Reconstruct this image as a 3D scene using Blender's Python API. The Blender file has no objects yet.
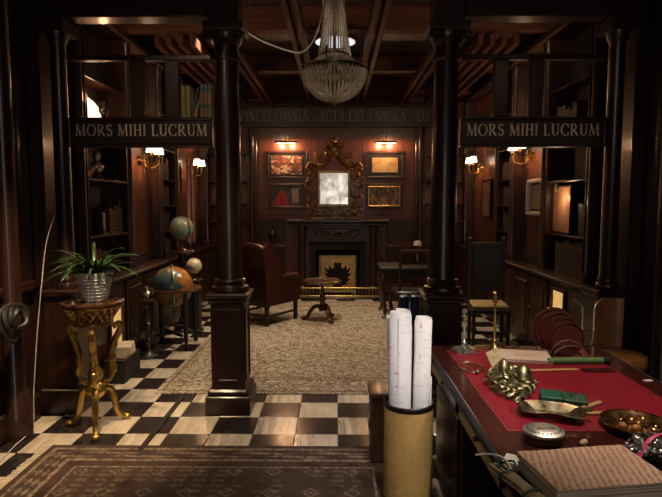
import bpy, math, random
from mathutils import Vector, Matrix, Euler
PI = math.pi
random.seed(7)
scene = bpy.context.scene
C = scene.collection

# ------------------------------------------------------------------ camera, world, exposure
cam_d = bpy.data.cameras.new('camera'); cam = bpy.data.objects.new('camera', cam_d); C.objects.link(cam)
cam_d.sensor_width = 36.0; cam_d.lens = 36.0*535/662; cam_d.clip_start = .05
cam.location = (0, 0, 1.65)
cam.rotation_euler = (PI/2-math.atan(45.5/535), 0, math.atan(5/535))
scene.camera = cam
w = bpy.data.worlds.new('world'); scene.world = w; w.use_nodes = True
w.node_tree.nodes['Background'].inputs[0].default_value = (.02, .015, .012, 1)
w.node_tree.nodes['Background'].inputs[1].default_value = .12
vs = scene.view_settings
vs.view_transform = 'Standard'; vs.look = 'None'; vs.gamma = 1; vs.use_curve_mapping = False
vs.exposure = 0.0
WARM = (1, .72, .42); AMBER = (1, .56, .26); COOL = (.86, .92, 1)

# ------------------------------------------------------------------ node helpers
class V:                                   # scalar expression made of Math nodes
    def __init__(s, nt, sock): s.nt = nt; s.s = sock
    def op(s, o, b=None, c=None):
        n = s.nt.nodes.new('ShaderNodeMath'); n.operation = o
        s.nt.links.new(s.s, n.inputs[0])
        for i, q in ((1, b), (2, c)):
            if q is None: continue
            if isinstance(q, V): s.nt.links.new(q.s, n.inputs[i])
            else: n.inputs[i].default_value = q
        return V(s.nt, n.outputs[0])
    def __add__(s, o): return s.op('ADD', o)
    def __sub__(s, o): return s.op('SUBTRACT', o)
    def __mul__(s, o): return s.op('MULTIPLY', o)
    def lt(s, o): return s.op('LESS_THAN', o)
    def gt(s, o): return s.op('GREATER_THAN', o)
    def abs(s): return s.op('ABSOLUTE')
    def frac(s): return s.op('FRACT')
    def max(s, o): return s.op('MAXIMUM', o)
    def min(s, o): return s.op('MINIMUM', o)
    def sin(s): return s.op('SINE')
class Mat:
    def __init__(s, name, base=(.5, .5, .5), rough=.5, metal=0, coat=0, **kw):
        s.m = bpy.data.materials.new(name); s.m.use_nodes = True; s.nt = s.m.node_tree
        s.b = s.nt.nodes['Principled BSDF']
        s.set('Base Color', (*base, 1)); s.set('Roughness', rough); s.set('Metallic', metal)
        if coat: s.set('Coat Weight', coat); s.set('Coat Roughness', .12)
        for k, v in kw.items(): s.set(k.replace('_', ' '), v)
    def set(s, k, v):
        if isinstance(v, V): s.nt.links.new(v.s, s.b.inputs[k])
        elif isinstance(v, bpy.types.NodeSocket): s.nt.links.new(v, s.b.inputs[k])
        else: s.b.inputs[k].default_value = v
    def node(s, t): return s.nt.nodes.new(t)
    def coord(s, scale=(1, 1, 1), kind='Object'):
        tc = s.node('ShaderNodeTexCoord'); mp = s.node('ShaderNodeMapping')
        s.nt.links.new(tc.outputs[kind], mp.inputs[0]); mp.inputs['Scale'].default_value = scale
        return mp.outputs[0]
    def xyz(s, kind='Object'):
        sp = s.node('ShaderNodeSeparateXYZ'); tc = s.node('ShaderNodeTexCoord'); s.nt.links.new(tc.outputs[kind], sp.inputs[0])
        return [V(s.nt, o) for o in sp.outputs]
    def noise(s, scale=5, detail=3, stretch=(1, 1, 1), dist=0, kind='Object'):
        n = s.node('ShaderNodeTexNoise'); n.inputs['Scale'].default_value = scale; n.inputs['Detail'].default_value = detail
        n.inputs['Distortion'].default_value = dist
        s.nt.links.new(s.coord(stretch, kind), n.inputs['Vector']); return V(s.nt, n.outputs['Fac'])
    def voronoi(s, scale=5, out='Distance', stretch=(1, 1, 1), feature='F1', kind='Object'):
        n = s.node('ShaderNodeTexVoronoi'); n.feature = feature; n.inputs['Scale'].default_value = scale
        s.nt.links.new(s.coord(stretch, kind), n.inputs['Vector'])
        return V(s.nt, n.outputs[out]) if out == 'Distance' else n.outputs[out]
    def wave(s, scale, dist=2, stretch=(1, 1, 1), prof='SIN', direction='X'):
        n = s.node('ShaderNodeTexWave'); n.inputs['Scale'].default_value = scale; n.inputs['Distortion'].default_value = dist
        n.wave_profile = prof; n.bands_direction = direction
        s.nt.links.new(s.coord(stretch), n.inputs['Vector']); return V(s.nt, n.outputs['Fac'])
    def ramp(s, fac, stops, interp='LINEAR'):
        r = s.node('ShaderNodeValToRGB'); r.color_ramp.interpolation = interp
        e = r.color_ramp.elements
        while len(e) < len(stops): e.new(.5)
        for q, (p, c) in zip(e, stops): q.position = p; q.color = (*c, 1)
        s.nt.links.new(fac.s, r.inputs[0]); return r.outputs[0]
    def mix(s, fac, a, b):
        n = s.node('ShaderNodeMix'); n.data_type = 'RGBA'
        for sock, v in ((n.inputs[0], fac), (n.inputs[6], a), (n.inputs[7], b)):
            if isinstance(v, V): s.nt.links.new(v.s, sock)
            elif isinstance(v, bpy.types.NodeSocket): s.nt.links.new(v, sock)
            elif isinstance(v, tuple): sock.default_value = (*v, 1)
            else: sock.default_value = v
        return n.outputs[2]
    def bump(s, h, strength=.3, dist=.01):
        n = s.node('ShaderNodeBump'); n.inputs['Strength'].default_value = strength; n.inputs['Distance'].default_value = dist
        s.nt.links.new(h.s, n.inputs['Height'])
        s.nt.links.new(n.outputs[0], s.b.inputs['Normal'])
    def emit(s, col, strength):
        s.set('Emission Color', (*col, 1) if isinstance(col, tuple) else col); s.set('Emission Strength', strength)

M = {}
def wood(name, dark, light, rough=.3, coat=.35, axis='z', sc=1.0):
    st = {'z': (14, 14, .9), 'x': (.9, 14, 14), 'y': (14, .9, 14)}[axis]
    m = Mat(name, dark, rough, coat=coat)
    n = m.noise(2.2*sc, 4, st, .6)
    m.set('Base Color', m.ramp(n, [(.3, dark), (.7, light)]))
    r = m.noise(9, 2); m.set('Roughness', r*.2+(rough-.1)); m.bump(n, .06, .004)
    M[name] = m.m; return m
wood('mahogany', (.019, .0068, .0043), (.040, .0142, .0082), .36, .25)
wood('mahogany_x', (.019, .0068, .0043), (.040, .0142, .0082), .36, .25, axis='x')
wood('mahogany_y', (.019, .0068, .0043), (.040, .0142, .0082), .36, .25, axis='y')
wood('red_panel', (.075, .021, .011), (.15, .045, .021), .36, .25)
for nm_, ax_ in (('red_beam', 'y'), ('cross_beam', 'x')):
    m = wood(nm_, (.05, .017, .009), (.10, .035, .018), .6, 0, ax_); m.set('Specular IOR Level', .12)
wood('desk_wood', (.03, .006, .005), (.06, .013, .009), .22, .6, 'y')
wood('oak', (.20, .10, .04), (.34, .19, .085), .4, .1, 'x')
wood('walnut', (.04, .015, .008), (.085, .034, .017), .25, .5, 'x')
wood('box_wood', (.05, .026, .014), (.09, .046, .025), .5, .1, 'x')
wood('black_wood', (.007, .005, .0045), (.015, .010, .008), .45, .08)
m = Mat('ceiling_board', (.06, .03, .02), .55); g = m.voronoi(24, feature='F1'); m.set('Base Color', m.ramp(g, [(.1, (.15, .115, .095)), (.5, (.05, .032, .026))])); m.bump(g, .5, .01); M['ceiling_board'] = m.m
m = Mat('marble_white', (.7, .65, .55), .2, coat=.2); n = m.noise(3.2, 6, (1, 5, 1), 1.6, 'Generated'); n2 = m.noise(5, 5)
tc = m.node('ShaderNodeObjectInfo'); rnd = V(m.nt, tc.outputs['Random'])
nw = m.noise(2.2, 5, (9, 1.0, 1), 1.0)
m.set('Base Color', m.mix(rnd*.8, m.ramp(nw, [(.36, (.22, .17, .13)), (.47, (.46, .39, .31)), (.62, (.60, .52, .42))]), m.ramp(n2, [(.3, (.40, .33, .26)), (.6, (.60, .52, .42))]))); m.set('Roughness', n2*.2+.12); M['marble_white'] = m.m
m = Mat('marble_black', (.012, .011, .014), .22, coat=.2); n = m.noise(9, 6, (1, 1, 1), 2); m.set('Base Color', m.ramp(n, [(.45, (.016, .012, .013)), (.75, (.05, .038, .036))])); M['marble_black'] = m.m
def metal(name, c, rough=.3, sc=30, amt=.25):
    m = Mat(name, c, rough, 1); n = m.noise(sc, 3); m.set('Base Color', m.ramp(n, [(.3, tuple(q*(1-amt) for q in c)), (.7, c)])); m.set('Roughness', n*.25+rough-.1); M[name] = m.m; return m
metal('brass', (.62, .42, .16), .28); metal('old_brass', (.40, .355, .19), .38, 40, .55); metal('gilt', (.68, .44, .13), .34, 22, .45)
metal('bronze_gilt', (.50, .30, .12), .33, 18, .7); metal('silver', (.62, .60, .55), .28); metal('iron', (.03, .027, .025), .45); metal('tarnish', (.27, .22, .13), .42, 70, .6); metal('copper', (.62, .36, .17), .22); metal('tin', (.8, .78, .7), .4, 60, .25)
m = Mat('mirror_glass', (.9, .88, .84), .09, 1); n = m.noise(6, 4); m.set('Roughness', m.ramp(n, [(.3, (.14, .14, .14)), (.75, (.34, .34, .34))])); M['mirror_glass'] = m.m
def plain(name, c, rough=.5, coat=0, var=.25, sc=12, **kw):
    m = Mat(name, c, rough, coat=coat, **kw); n = m.noise(sc, 4); m.set('Base Color', m.ramp(n, [(.3, tuple(q*(1-var) for q in c)), (.7, tuple(min(1, q*(1+var*.4)) for q in c))])); m.bump(n, .08, .004); M[name] = m.m; return m
m = plain('red_leather', (.24, .008, .022), .42, .1, .2, 30); v = m.voronoi(160); m.bump(v, .1, .002)
m = plain('wine_leather', (.028, .0035, .003), .4, .1, .35, 8)
plain('black_leather', (.018, .016, .016), .35, .1); plain('white_ceramic', (.62, .60, .58), .45, .1, .2, 50); plain('soil', (.02, .014, .01), .9)
plain('leaf', (.022, .06, .015), .4, .1, .5, 4, Subsurface_Weight=0.0); plain('gold_letter', (.80, .64, .46), .45); plain('dull_letter', (.32, .26, .20), .6)
plain('paper', (.74, .73, .73), .75, 0, .06, 8); plain('cream_paper', (.62, .50, .38), .8, 0, .15, 20); plain('note_paper', (.66, .50, .38), .8, 0, .1, 25)
plain('pink_ribbon', (.65, .06, .17), .4); plain('green_card', (.012, .10, .055), .45, .1, .4, 30); plain('green_tube', (.09, .22, .07), .45, .1, .2); plain('dark_green_ribbon', (.02, .06, .055), .5)
plain('blue_tube', (.02, .04, .16), .4); plain('cable_grey', (.55, .53, .5), .5); plain('disc_brown', (.10, .024, .016), .3, .4, .3); plain('tan_leather', (.46, .19, .06), .4, .2, .4, 9)
plain('gold_cloth', (.36, .25, .10), .7, 0, .3, 30); plain('flag_white', (.55, .48, .42), .7); plain('flag_red', (.45, .03, .04), .7); plain('skin_cream', (.6, .5, .36), .6); plain('black_matte', (.006, .005, .005), .8)
plain('stick_wood', (.52, .30, .14), .5, 0, .2, 20); plain('dried_stem', (.42, .32, .17), .8, 0, .4, 40); plain('white_paint', (.85, .80, .72), .5); plain('charcoal_rubber', (.016, .015, .015), .5)
plain('feather_grey', (.035, .035, .037), .8); plain('lamp_white', (.35, .3, .22), .6)
BOOKS = {'dark brown': (.05, .028, .017), 'dark red': (.10, .017, .013), 'black': (.013, .011, .011), 'dark green': (.014, .035, .022), 'tan': (.16, .10, .055), 'bottle green and tan': (.02, .11, .075), 'mustard yellow': (.32, .25, .09)}
for k, c in BOOKS.items():
    m = Mat('book '+k, c, .5); x, y, z = m.xyz(); n = m.noise(20, 3)
    band = ((z*26).frac()-.5).abs().lt(.07)
    pat = m.voronoi(60)
    m.set('Base Color', m.mix(band*.55, m.ramp(n, [(.3, tuple(q*.6 for q in c)), (.7, c)]), (.28, .20, .09))); M['book '+k] = m.m
m = Mat('tooled_leather', (.1, .06, .04), .5); v = m.voronoi(34); n = m.noise(50, 2); m.set('Base Color', m.ramp(v, [(.1, (.20, .13, .08)), (.45, (.035, .022, .015))])); m.bump(v, .4, .003); M['tooled_leather'] = m.m
# lamp shade: translucent cloth lit by its own bulb
def glow(name, c, st, base=None):
    m = Mat(name, base or c, .6); m.emit(c, st); M[name] = m.m; return m
glow('shade_glow', (1, .72, .52), 3.2, (.8, .7, .6)); glow('bulb_glow', (1, .7, .4), 10); glow('spot_lens', (1, .85, .65), 6); glow('disc_light', (.95, .98, 1), .9)
m = glow('lit_glass', (1, .60, .22), .75, (.05, .03, .015)); n = m.noise(7, 3); m.set('Emission Color', m.ramp(n, [(.3, (.80, .42, .12)), (.55, (1, .60, .22)), (.7, (.70, .33, .09))]))
m = glow('lit_picture', (1, .7, .4), 3); n = m.noise(6, 2); m.set('Emission Color', m.ramp(n, [(.35, (1, .50, .25)), (.6, (1, .86, .66))]))
m = glow('assumed_daylight_pane', (1, .90, .80), 3.0, (.8, .85, .9))  # glow for the assumed window behind the viewer
m = Mat('crystal', (.62, .52, .40), .2, 0, coat=.8); n = m.noise(90, 1); m.set('Base Color', m.ramp(n, [(.35, (.42, .34, .25)), (.65, (.85, .78, .68))])); M['crystal'] = m.m
m = Mat('foil', (.7, .69, .68), .2, .7); n = m.voronoi(60); m.bump(n, .8, .01); m.set('Base Color', m.ramp(n, [(.2, (.85, .82, .8)), (.5, (.12, .11, .11))])); M['foil'] = m.m

# rugs (object coordinates in metres, origin at the rug's near left corner)
def rug_front():
    m = Mat('rug_front', (.05, .03, .025), .95); x, y, z = m.xyz(); W, L = 2.46, 1.9
    d = x.min((x*-1)+W).min((y*-1)+L)                   # distance to the left/right/far edge
    n = m.noise(6, 5); n2 = m.noise(38, 3)
    dia = (((x*4.2).frac()-.5).abs() + ((y*4.2).frac()-.5).abs())
    motif = dia.lt(.23) - dia.lt(.13) + dia.lt(.06)
    comb = ((y*17).frac()-.5).abs().lt(.27) * (((x*8.5).frac()-.5).abs().lt(.30))
    field = motif*.75 + (comb*(m.noise(3, 2).gt(.5)))*.5
    key = (((y*9+x*2).frac()-.5).abs() - ((d*22).frac()-.5).abs()).gt(0.05)
    line = (d-.055).abs().lt(.012).max((d-.21).abs().lt(.012)).max((d-.30).abs().lt(.008))
    inb = d.lt(.21)
    f = line.max(inb*key*(d.gt(.075))*.8).max((d.gt(.32))*field*.7)
    base = m.ramp(n, [(.3, (.028, .017, .014)), (.5, (.062, .038, .029)), (.7, (.035, .024, .022))])
    m.set('Base Color', m.mix(f*((n2-.30)*3.2).min(1).max(0)*.95, base, (.24, .175, .125))); m.bump(n2, .4, .006); M['rug_front'] = m.m
    m.set('Specular IOR Level', .15)
rug_front()
def rug_pale():
    m = Mat('rug_pale', (.3, .24, .16), .95); x, y, z = m.xyz(); W, L = 3.08, 4.35
    d = x.min((x*-1)+W).min(y).min((y*-1)+L)
    v = m.voronoi(9, feature='DISTANCE_TO_EDGE'); n = m.noise(5.2, 3, dist=2.0); n2 = m.noise(70, 2); big = m.noise(2.5, 2)
    curl = ((n*6).frac()-.5).abs().lt(.20)
    f = curl.max(v.lt(.03)*.8)
    line = (d-.06).abs().lt(.014).max((d-.42).abs().lt(.016)).max((d-.36).abs().lt(.01))
    c = m.mix(f, m.ramp(n2, [(.3, (.32, .265, .205)), (.7, (.44, .375, .295))]), m.ramp(big, [(.35, (.13, .098, .073)), (.65, (.17, .12, .09))]))
    m.set('Base Color', m.mix(line*.8, c, (.13, .085, .055))); m.bump(n2, .35, .005); m.set('Specular IOR Level', .15); M['rug_pale'] = m.m
rug_pale()
# globes
def globe_mat(name, sea, land, sea2, land2, seed, thr=.53):
    m = Mat(name, sea, .3, coat=.3); c = m.coord(); 
    n = m.noise(4.2, 5, (1, 1, 1), .3); n.s.node.inputs['Scale'].default_value = seed; n2 = m.noise(14, 3)
    f = n.gt(thr); m.set('Base Color', m.mix(f, m.ramp(n2, [(.3, sea), (.7, sea2)]), m.ramp(n2, [(.35, land), (.6, land2)]))); M[name] = m.m
globe_mat('globe_big', (.035, .07, .075), (.40, .15, .03), (.08, .12, .115), (.22, .085, .02), 3.4, .5)
globe_mat('globe_pale', (.16, .24, .20), (.36, .30, .22), (.22, .30, .25), (.30, .22, .16), 7, .55)
globe_mat('globe_cream', (.50, .42, .30), (.38, .30, .20), (.56, .48, .35), (.30, .22, .13), 13, .58)
# manuscript lettering, wicker, printed plans, paintings
m = Mat('manuscript', (.5, .32, .22), .8); x, y, z = m.xyz(); n = m.noise(60, 3, (1, 1, 1)); n2 = m.noise(6, 3)
n3 = m.noise(190, 3); ln = ((x*46-y*17+(n-.5)*.9).frac()-.5).abs().lt(.20)*((n3-.36)*6).min(1).max(0)
m.set('Base Color', m.mix(ln*.8, m.ramp(n2, [(.3, (.50, .31, .21)), (.7, (.66, .45, .33))]), (.22, .11, .065))); m.bump(n, .3, .003); M['manuscript'] = m.m
m = Mat('wicker', (.5, .34, .12), .6); x, y, z = m.xyz('Generated')
tcw = m.xyz(); ang = tcw[1].op('ARCTAN2', tcw[0])
h = ((ang*14+((tcw[2]*9).frac()-.5).abs()*5).frac()-.5).abs(); n = m.noise(40, 3)
rows = ((tcw[2]*95).frac()-.5).abs()
m.set('Base Color', m.mix(h*.9+rows*.5, m.ramp(n, [(.3, (.60, .37, .11)), (.7, (.78, .50, .17))]), (.32, .17, .04))); m.bump(h+rows, .6, .004); M['wicker'] = m.m
m = Mat('plan_print', (.74, .73, .74), .7); x, y, z = m.xyz(); n = m.noise(5, 3); k = m.noise(9, 1)
a = y.op('ARCTAN2', x)
gx = ((a*3.1).frac()-.5).abs().lt(.04).max(((z*24).frac()-.5).abs().lt(.05)) * (k.gt(.55))
red = m.noise(30, 2).gt(.66)*(m.noise(7, 1).gt(.56))
m.set('Base Color', m.mix(red*.7, m.mix(gx*.35, m.ramp(n, [(.3, (.68, .67, .68)), (.7, (.78, .77, .78))]), (.25, .26, .3)), (.6, .12, .12))); M['plan_print'] = m.m
def painting(name, stops, sc, st=(1, 1, 1), rough=.4):
    m = Mat(name, (.3, .2, .1), rough); col = m.voronoi(sc, 'Color', st); sp = m.node('ShaderNodeSeparateColor'); m.nt.links.new(col, sp.inputs[0])
    n = m.noise(sc*.4, 3, st, .5); m.set('Base Color', m.ramp(V(m.nt, sp.outputs[0])*.6+n*.45, stops, 'LINEAR')); M[name] = m.m
painting('painting_crowd', [(.2, (.05, .03, .02)), (.45, (.16, .07, .04)), (.58, (.40, .06, .05)), (.72, (.55, .42, .32)), (.85, (.7, .6, .5))], 16, (1, 1, 1.4))
painting('painting_scene', [(.3, (.02, .018, .015)), (.6, (.06, .05, .03)), (.75, (.28, .05, .03)), (.9, (.4, .35, .3))], 7)
painting('painting_map', [(.2, (.36, .22, .09)), (.5, (.50, .33, .15)), (.8, (.62, .44, .22))], 7)
painting('painting_gold', [(.2, (.07, .03, .018)), (.5, (.14, .065, .03)), (.7, (.30, .17, .08)), (.9, (.45, .3, .15))], 26, (1, 1, .5))
painting('parchment_tan', [(.2, (.26, .12, .06)), (.6, (.36, .18, .09)), (.9, (.42, .24, .13))], 6)
painting('print_grey', [(.2, (.20, .17, .13)), (.6, (.30, .26, .20)), (.9, (.36, .32, .26))], 22)
painting('portrait_brown', [(.2, (.09, .05, .03)), (.6, (.16, .09, .05)), (.9, (.30, .2, .12))], 9)

# ------------------------------------------------------------------ mesh helpers
class MB:
    def __init__(s): s.v = []; s.f = []
    def add(s, vs_, fs, mat=None):
        o = len(s.v)
        s.v += [tuple(mat @ Vector(p)) if mat else tuple(p) for p in vs_]
        s.f += [tuple(i+o for i in f) for f in fs]; return s
    def box(s, x0, x1, y0, y1, z0, z1, b=0, mat=None):
        if b <= 0:
            vv = [(x, y, z) for z in (z0, z1) for y in (y0, y1) for x in (x0, x1)]
            return s.add(vv, [(0, 2, 3, 1), (4, 5, 7, 6), (0, 1, 5, 4), (2, 6, 7, 3), (0, 4, 6, 2), (1, 3, 7, 5)], mat)
        b = min(b, (x1-x0)*.45, (y1-y0)*.45, (z1-z0)*.45); vv = []; ff = []
        # chamfered box: 24 vertices
        cx = [x0, x1]; cy = [y0, y1]; cz = [z0, z1]; idx = {}
        for i in (0, 1):
            for j in (0, 1):
                for k in (0, 1):
                    sx = b if i == 0 else -b; sy = b if j == 0 else -b; sz = b if k == 0 else -b
                    for ax, p in (('x', (cx[i], cy[j]+sy, cz[k]+sz)), ('y', (cx[i]+sx, cy[j], cz[k]+sz)), ('z', (cx[i]+sx, cy[j]+sy, cz[k]))):
                        idx[(i, j, k, ax)] = len(vv); vv.append(p)
        for i in (0, 1):
            q = [idx[(i, j, k, 'x')] for j, k in ((0, 0), (1, 0), (1, 1), (0, 1))]; ff.append(q if i else q[::-1])
            q = [idx[(j, i, k, 'y')] for j, k in ((0, 0), (1, 0), (1, 1), (0, 1))]; ff.append(q[::-1] if i else q)
            q = [idx[(j, k, i, 'z')] for j, k in ((0, 0), (1, 0), (1, 1), (0, 1))]; ff.append(q if i else q[::-1])
        for i in (0, 1):
            for j in (0, 1):
                ff.append([idx[(i, j, 0, 'x')], idx[(i, j, 0, 'y')], idx[(i, j, 1, 'y')], idx[(i, j, 1, 'x')]])
                ff.append([idx[(i, 0, j, 'x')], idx[(i, 0, j, 'z')], idx[(i, 1, j, 'z')], idx[(i, 1, j, 'x')]])
                ff.append([idx[(0, i, j, 'y')], idx[(0, i, j, 'z')], idx[(1, i, j, 'z')], idx[(1, i, j, 'y')]])
                for k in (0, 1): ff.append([idx[(i, j, k, 'x')], idx[(i, j, k, 'y')], idx[(i, j, k, 'z')]])
        return s.add(vv, ff, mat)
    def lathe(s, prof, n=24, c=(0, 0, 0), mat=None, a0=0, a1=2*PI, squash=1):
        full = abs(a1-a0-2*PI) < 1e-6; k = n if full else n+1; vv = []; ff = []
        for r, z in prof:
            for i in range(k):
                a = a0+(a1-a0)*i/n; vv.append((c[0]+r*math.cos(a), c[1]+r*math.sin(a)*squash, c[2]+z))
        for j in range(len(prof)-1):
            for i in range(n):
                i2 = (i+1) % k
                ff.append((j*k+i, j*k+i2, (j+1)*k+i2, (j+1)*k+i))
        if prof[0][0] > 1e-5: ff.append(tuple(range(k))[::-1])
        if prof[-1][0] > 1e-5: ff.append(tuple((len(prof)-1)*k+i for i in range(k)))
        return s.add(vv, ff, mat)
    def ring(s, prof, n=24, c=(0, 0, 0)):            # closed turned ring, open in the middle
        k0 = len(s.f); s.lathe(list(prof)+[prof[0]], n, c); s.f = s.f[:k0]+[f for f in s.f[k0:] if len(f) == 4]; return s
    def cyl(s, r, p0, p1, n=16, r2=None): return s.tube([p0, p1], [r, r if r2 is None else r2], n)
    def tube(s, pts, r, n=8, closed=False, flat=1.0):
        P = [Vector(p) for p in pts]; R = r if isinstance(r, (list, tuple)) else [r]*len(P); vv = []; ff = []
        T = []
        for i in range(len(P)):
            a = P[i-1] if (i > 0 or closed) else P[i]; b = P[(i+1) % len(P)] if (i < len(P)-1 or closed) else P[i]
            t = (b-a); T.append(t.normalized() if t.length > 1e-9 else Vector((0, 0, 1)))
        up = Vector((0, 0, 1)) if abs(T[0].z) < .9 else Vector((1, 0, 0)); nx = T[0].cross(up).normalized()
        for i, p in enumerate(P):
            nx = (nx-T[i]*nx.dot(T[i])); nx = nx.normalized() if nx.length > 1e-6 else T[i].orthogonal().normalized()
            ny = T[i].cross(nx)
            for k in range(n):
                a = 2*PI*k/n; vv.append(p+nx*(R[i]*math.cos(a))+ny*(R[i]*flat*math.sin(a)))
        m_ = len(P)
        for i in range(m_ if closed else m_-1):
            for k in range(n):
                j = (i+1) % m_; ff.append((i*n+k, i*n+(k+1) % n, j*n+(k+1) % n, j*n+k))
        if not closed: ff.append(tuple(range(n))[::-1]); ff.append(tuple((m_-1)*n+k for k in range(n)))
        return s.add(vv, ff)
    def prism(s, poly, z0, z1, mat=None):
        n = len(poly); vv = [(x, y, z0) for x, y in poly]+[(x, y, z1) for x, y in poly]
        ff = [tuple(range(n))[::-1], tuple(range(n, 2*n))]+[(i, (i+1) % n, n+(i+1) % n, n+i) for i in range(n)]
        return s.add(vv, ff, mat)
    def ball(s, c, r, n=16, m_=10, sq=(1, 1, 1)):
        pr = [(math.sin(PI*i/m_)*1.0, -math.cos(PI*i/m_)) for i in range(m_+1)]
        return s.lathe([(max(a, 0), b) for a, b in pr], n, (0, 0, 0), Matrix.Translation(c) @ Matrix.Diagonal((r*sq[0], r*sq[1], r*sq[2], 1)))
    def octa(s, c, r, rz=None):
        rz = rz or r; x, y, z = c
        return s.add([(x+r, y, z), (x, y+r, z), (x-r, y, z), (x, y-r, z), (x, y, z+rz), (x, y, z-rz)], [(0, 1, 4), (1, 2, 4), (2, 3, 4), (3, 0, 4), (1, 0, 5), (2, 1, 5), (3, 2, 5), (0, 3, 5)])
    def build(s, name, mat, parent=None, smooth=False, ang=40, loc=None, rot=None):
        me = bpy.data.meshes.new(name); me.from_pydata(s.v, [], s.f); me.validate(); me.update()
        me.materials.append(M[mat] if isinstance(mat, str) else mat)
        if smooth:
            me.polygons.foreach_set('use_smooth', [True]*len(me.polygons)); me.set_sharp_from_angle(angle=math.radians(ang))
        o = bpy.data.objects.new(name, me); C.objects.link(o); o.parent = parent
        if loc: o.location = loc
        if rot: o.rotation_euler = rot
        return o
def tag(o, label=None, cat=None, group=None, kind=None):
    for k, v in (('label', label), ('category', cat), ('group', group), ('kind', kind)):
        if v: o[k] = v
    return o
def empty(name, loc=(0, 0, 0), rz=0, label=None, cat=None, group=None, kind=None):
    o = bpy.data.objects.new(name, None); C.objects.link(o); o.location = loc; o.rotation_euler = (0, 0, rz); o.empty_display_size = .1
    return tag(o, label, cat, group, kind)
def copy_tree(o, parent=None):
    c = o.copy(); C.objects.link(c); c.parent = parent
    for ch in list(o.children): copy_tree(ch, c)
    return c
def light(kind, loc, power, color=WARM, size=.05, target=None, parent=None, angle=60, blend=.6, name='lamp'):
    d = bpy.data.lights.new(name, kind); d.energy = power; d.color = color
    if kind in ('POINT', 'SPOT'): d.shadow_soft_size = size
    if kind == 'SPOT': d.spot_size = math.radians(angle); d.spot_blend = blend
    o = bpy.data.objects.new(name, d); C.objects.link(o); o.location = loc; o.parent = parent
    if target: o.rotation_euler = (Vector(target)-Vector(loc)).to_track_quat('-Z', 'Y').to_euler()
    return o
def arc(cx, cy, r, a0, a1, n): return [(cx+r*math.cos(math.radians(a0+(a1-a0)*i/n)), cy+r*math.sin(math.radians(a0+(a1-a0)*i/n))) for i in range(n+1)]
def smoothpath(pts, n=6):                      # Catmull-Rom
    P = [Vector(p) for p in pts]; out = []
    for i in range(len(P)-1):
        a = P[max(i-1, 0)]; b = P[i]; c = P[i+1]; d = P[min(i+2, len(P)-1)]
        for k in range(n):
            t = k/n; out.append(.5*((2*b)+(c-a)*t+(2*a-5*b+4*c-d)*t*t+(3*b-a-3*c+d)*t**3))
    out.append(P[-1]); return out

# ------------------------------------------------------------------ the room
FARY, CEIL = 9.75, 3.75
fl = MB().box(-2.75, 2.75, -2.2, 10, -.12, -.022).build('floor', 'marble_black'); tag(fl, 'black and white chequered marble tile floor', kind='structure')
T = .305; tile_me = {}
RUGP = (-1.58, 1.50, 4.5, 8.85); RUGF = (-1.93, .53, 1.6, 3.5)
for i in range(-9, 9):
    for j in range(-6, 18):
        x0 = .015+i*T; y0 = 4.01+j*T; x1 = x0+T; y1 = y0+T
        if x0 < -2.5 or x1 > 2.5 or y1 > 9.3: continue
        inside = lambda R: x0 > R[0]+.02 and x1 < R[1]-.02 and y0 > R[2]+.02 and y1 < R[3]-.02
        if inside(RUGP) or inside(RUGF) or (x0 > .6 and y1 < 3.2): continue
        if (x0 > .7 and y1 > 5.2 and x1 < 1.5) or y1 < 2.7: continue
        white = (i+j) % 2 != 0
        if white not in tile_me:
            ob = MB().box(.002, T-.002, .002, T-.002, -.02, 0, .0025).build('tile', 'marble_white' if white else 'marble_black', fl); tile_me[white] = ob.data
        else:
            ob = bpy.data.objects.new('tile', tile_me[white]); C.objects.link(ob); ob.parent = fl
        ob.location = (x0, y0, random.uniform(-.0008, .0004))
ce = MB().box(-2.75, 2.75, 4.28, 10, CEIL, CEIL+.1).box(-2.75, 2.75, -2.2, 4.28, 3.32, 3.85).build('ceiling', 'ceiling_board'); tag(ce, 'dark pressed board ceiling behind heavy timber beams', kind='structure')
for y in (5.9, 7.7): MB().box(-2.48, 2.48, y, y+.16, 3.5, CEIL, .01).build('cross_beam', 'cross_beam', ce)
MB().box(-2.48, 2.48, 9.2, 9.36, 3.5, CEIL, .01).build('cross_beam', 'cross_beam', ce)
MB().box(-2.48, 2.48, 4.28, 4.4, 3.5, CEIL, .01).build('cross_beam', 'cross_beam', ce)
for x in (.32, .42, 1.1, 1.2, 1.55, 1.68, 1.81, 1.94):
    for s in (-1, 1):
        cxx = s*(x+.04); MB().box(cxx-.028, cxx+.028, 4.3 if x < .5 else 6.06, 9.6, 3.38, 3.5, .006).build('rafter', 'red_beam' if x < 1.5 else 'red_beam', ce)
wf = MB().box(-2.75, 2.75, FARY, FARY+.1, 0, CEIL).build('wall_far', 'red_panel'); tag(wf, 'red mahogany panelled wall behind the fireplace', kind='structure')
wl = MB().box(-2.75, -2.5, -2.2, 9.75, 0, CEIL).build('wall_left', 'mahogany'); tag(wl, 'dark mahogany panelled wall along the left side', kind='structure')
wr = MB().box(2.5, 2.75, -2.2, 9.75, 0, CEIL).build('wall_right', 'mahogany'); tag(wr, 'dark mahogany panelled wall along the right side', kind='structure')
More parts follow.
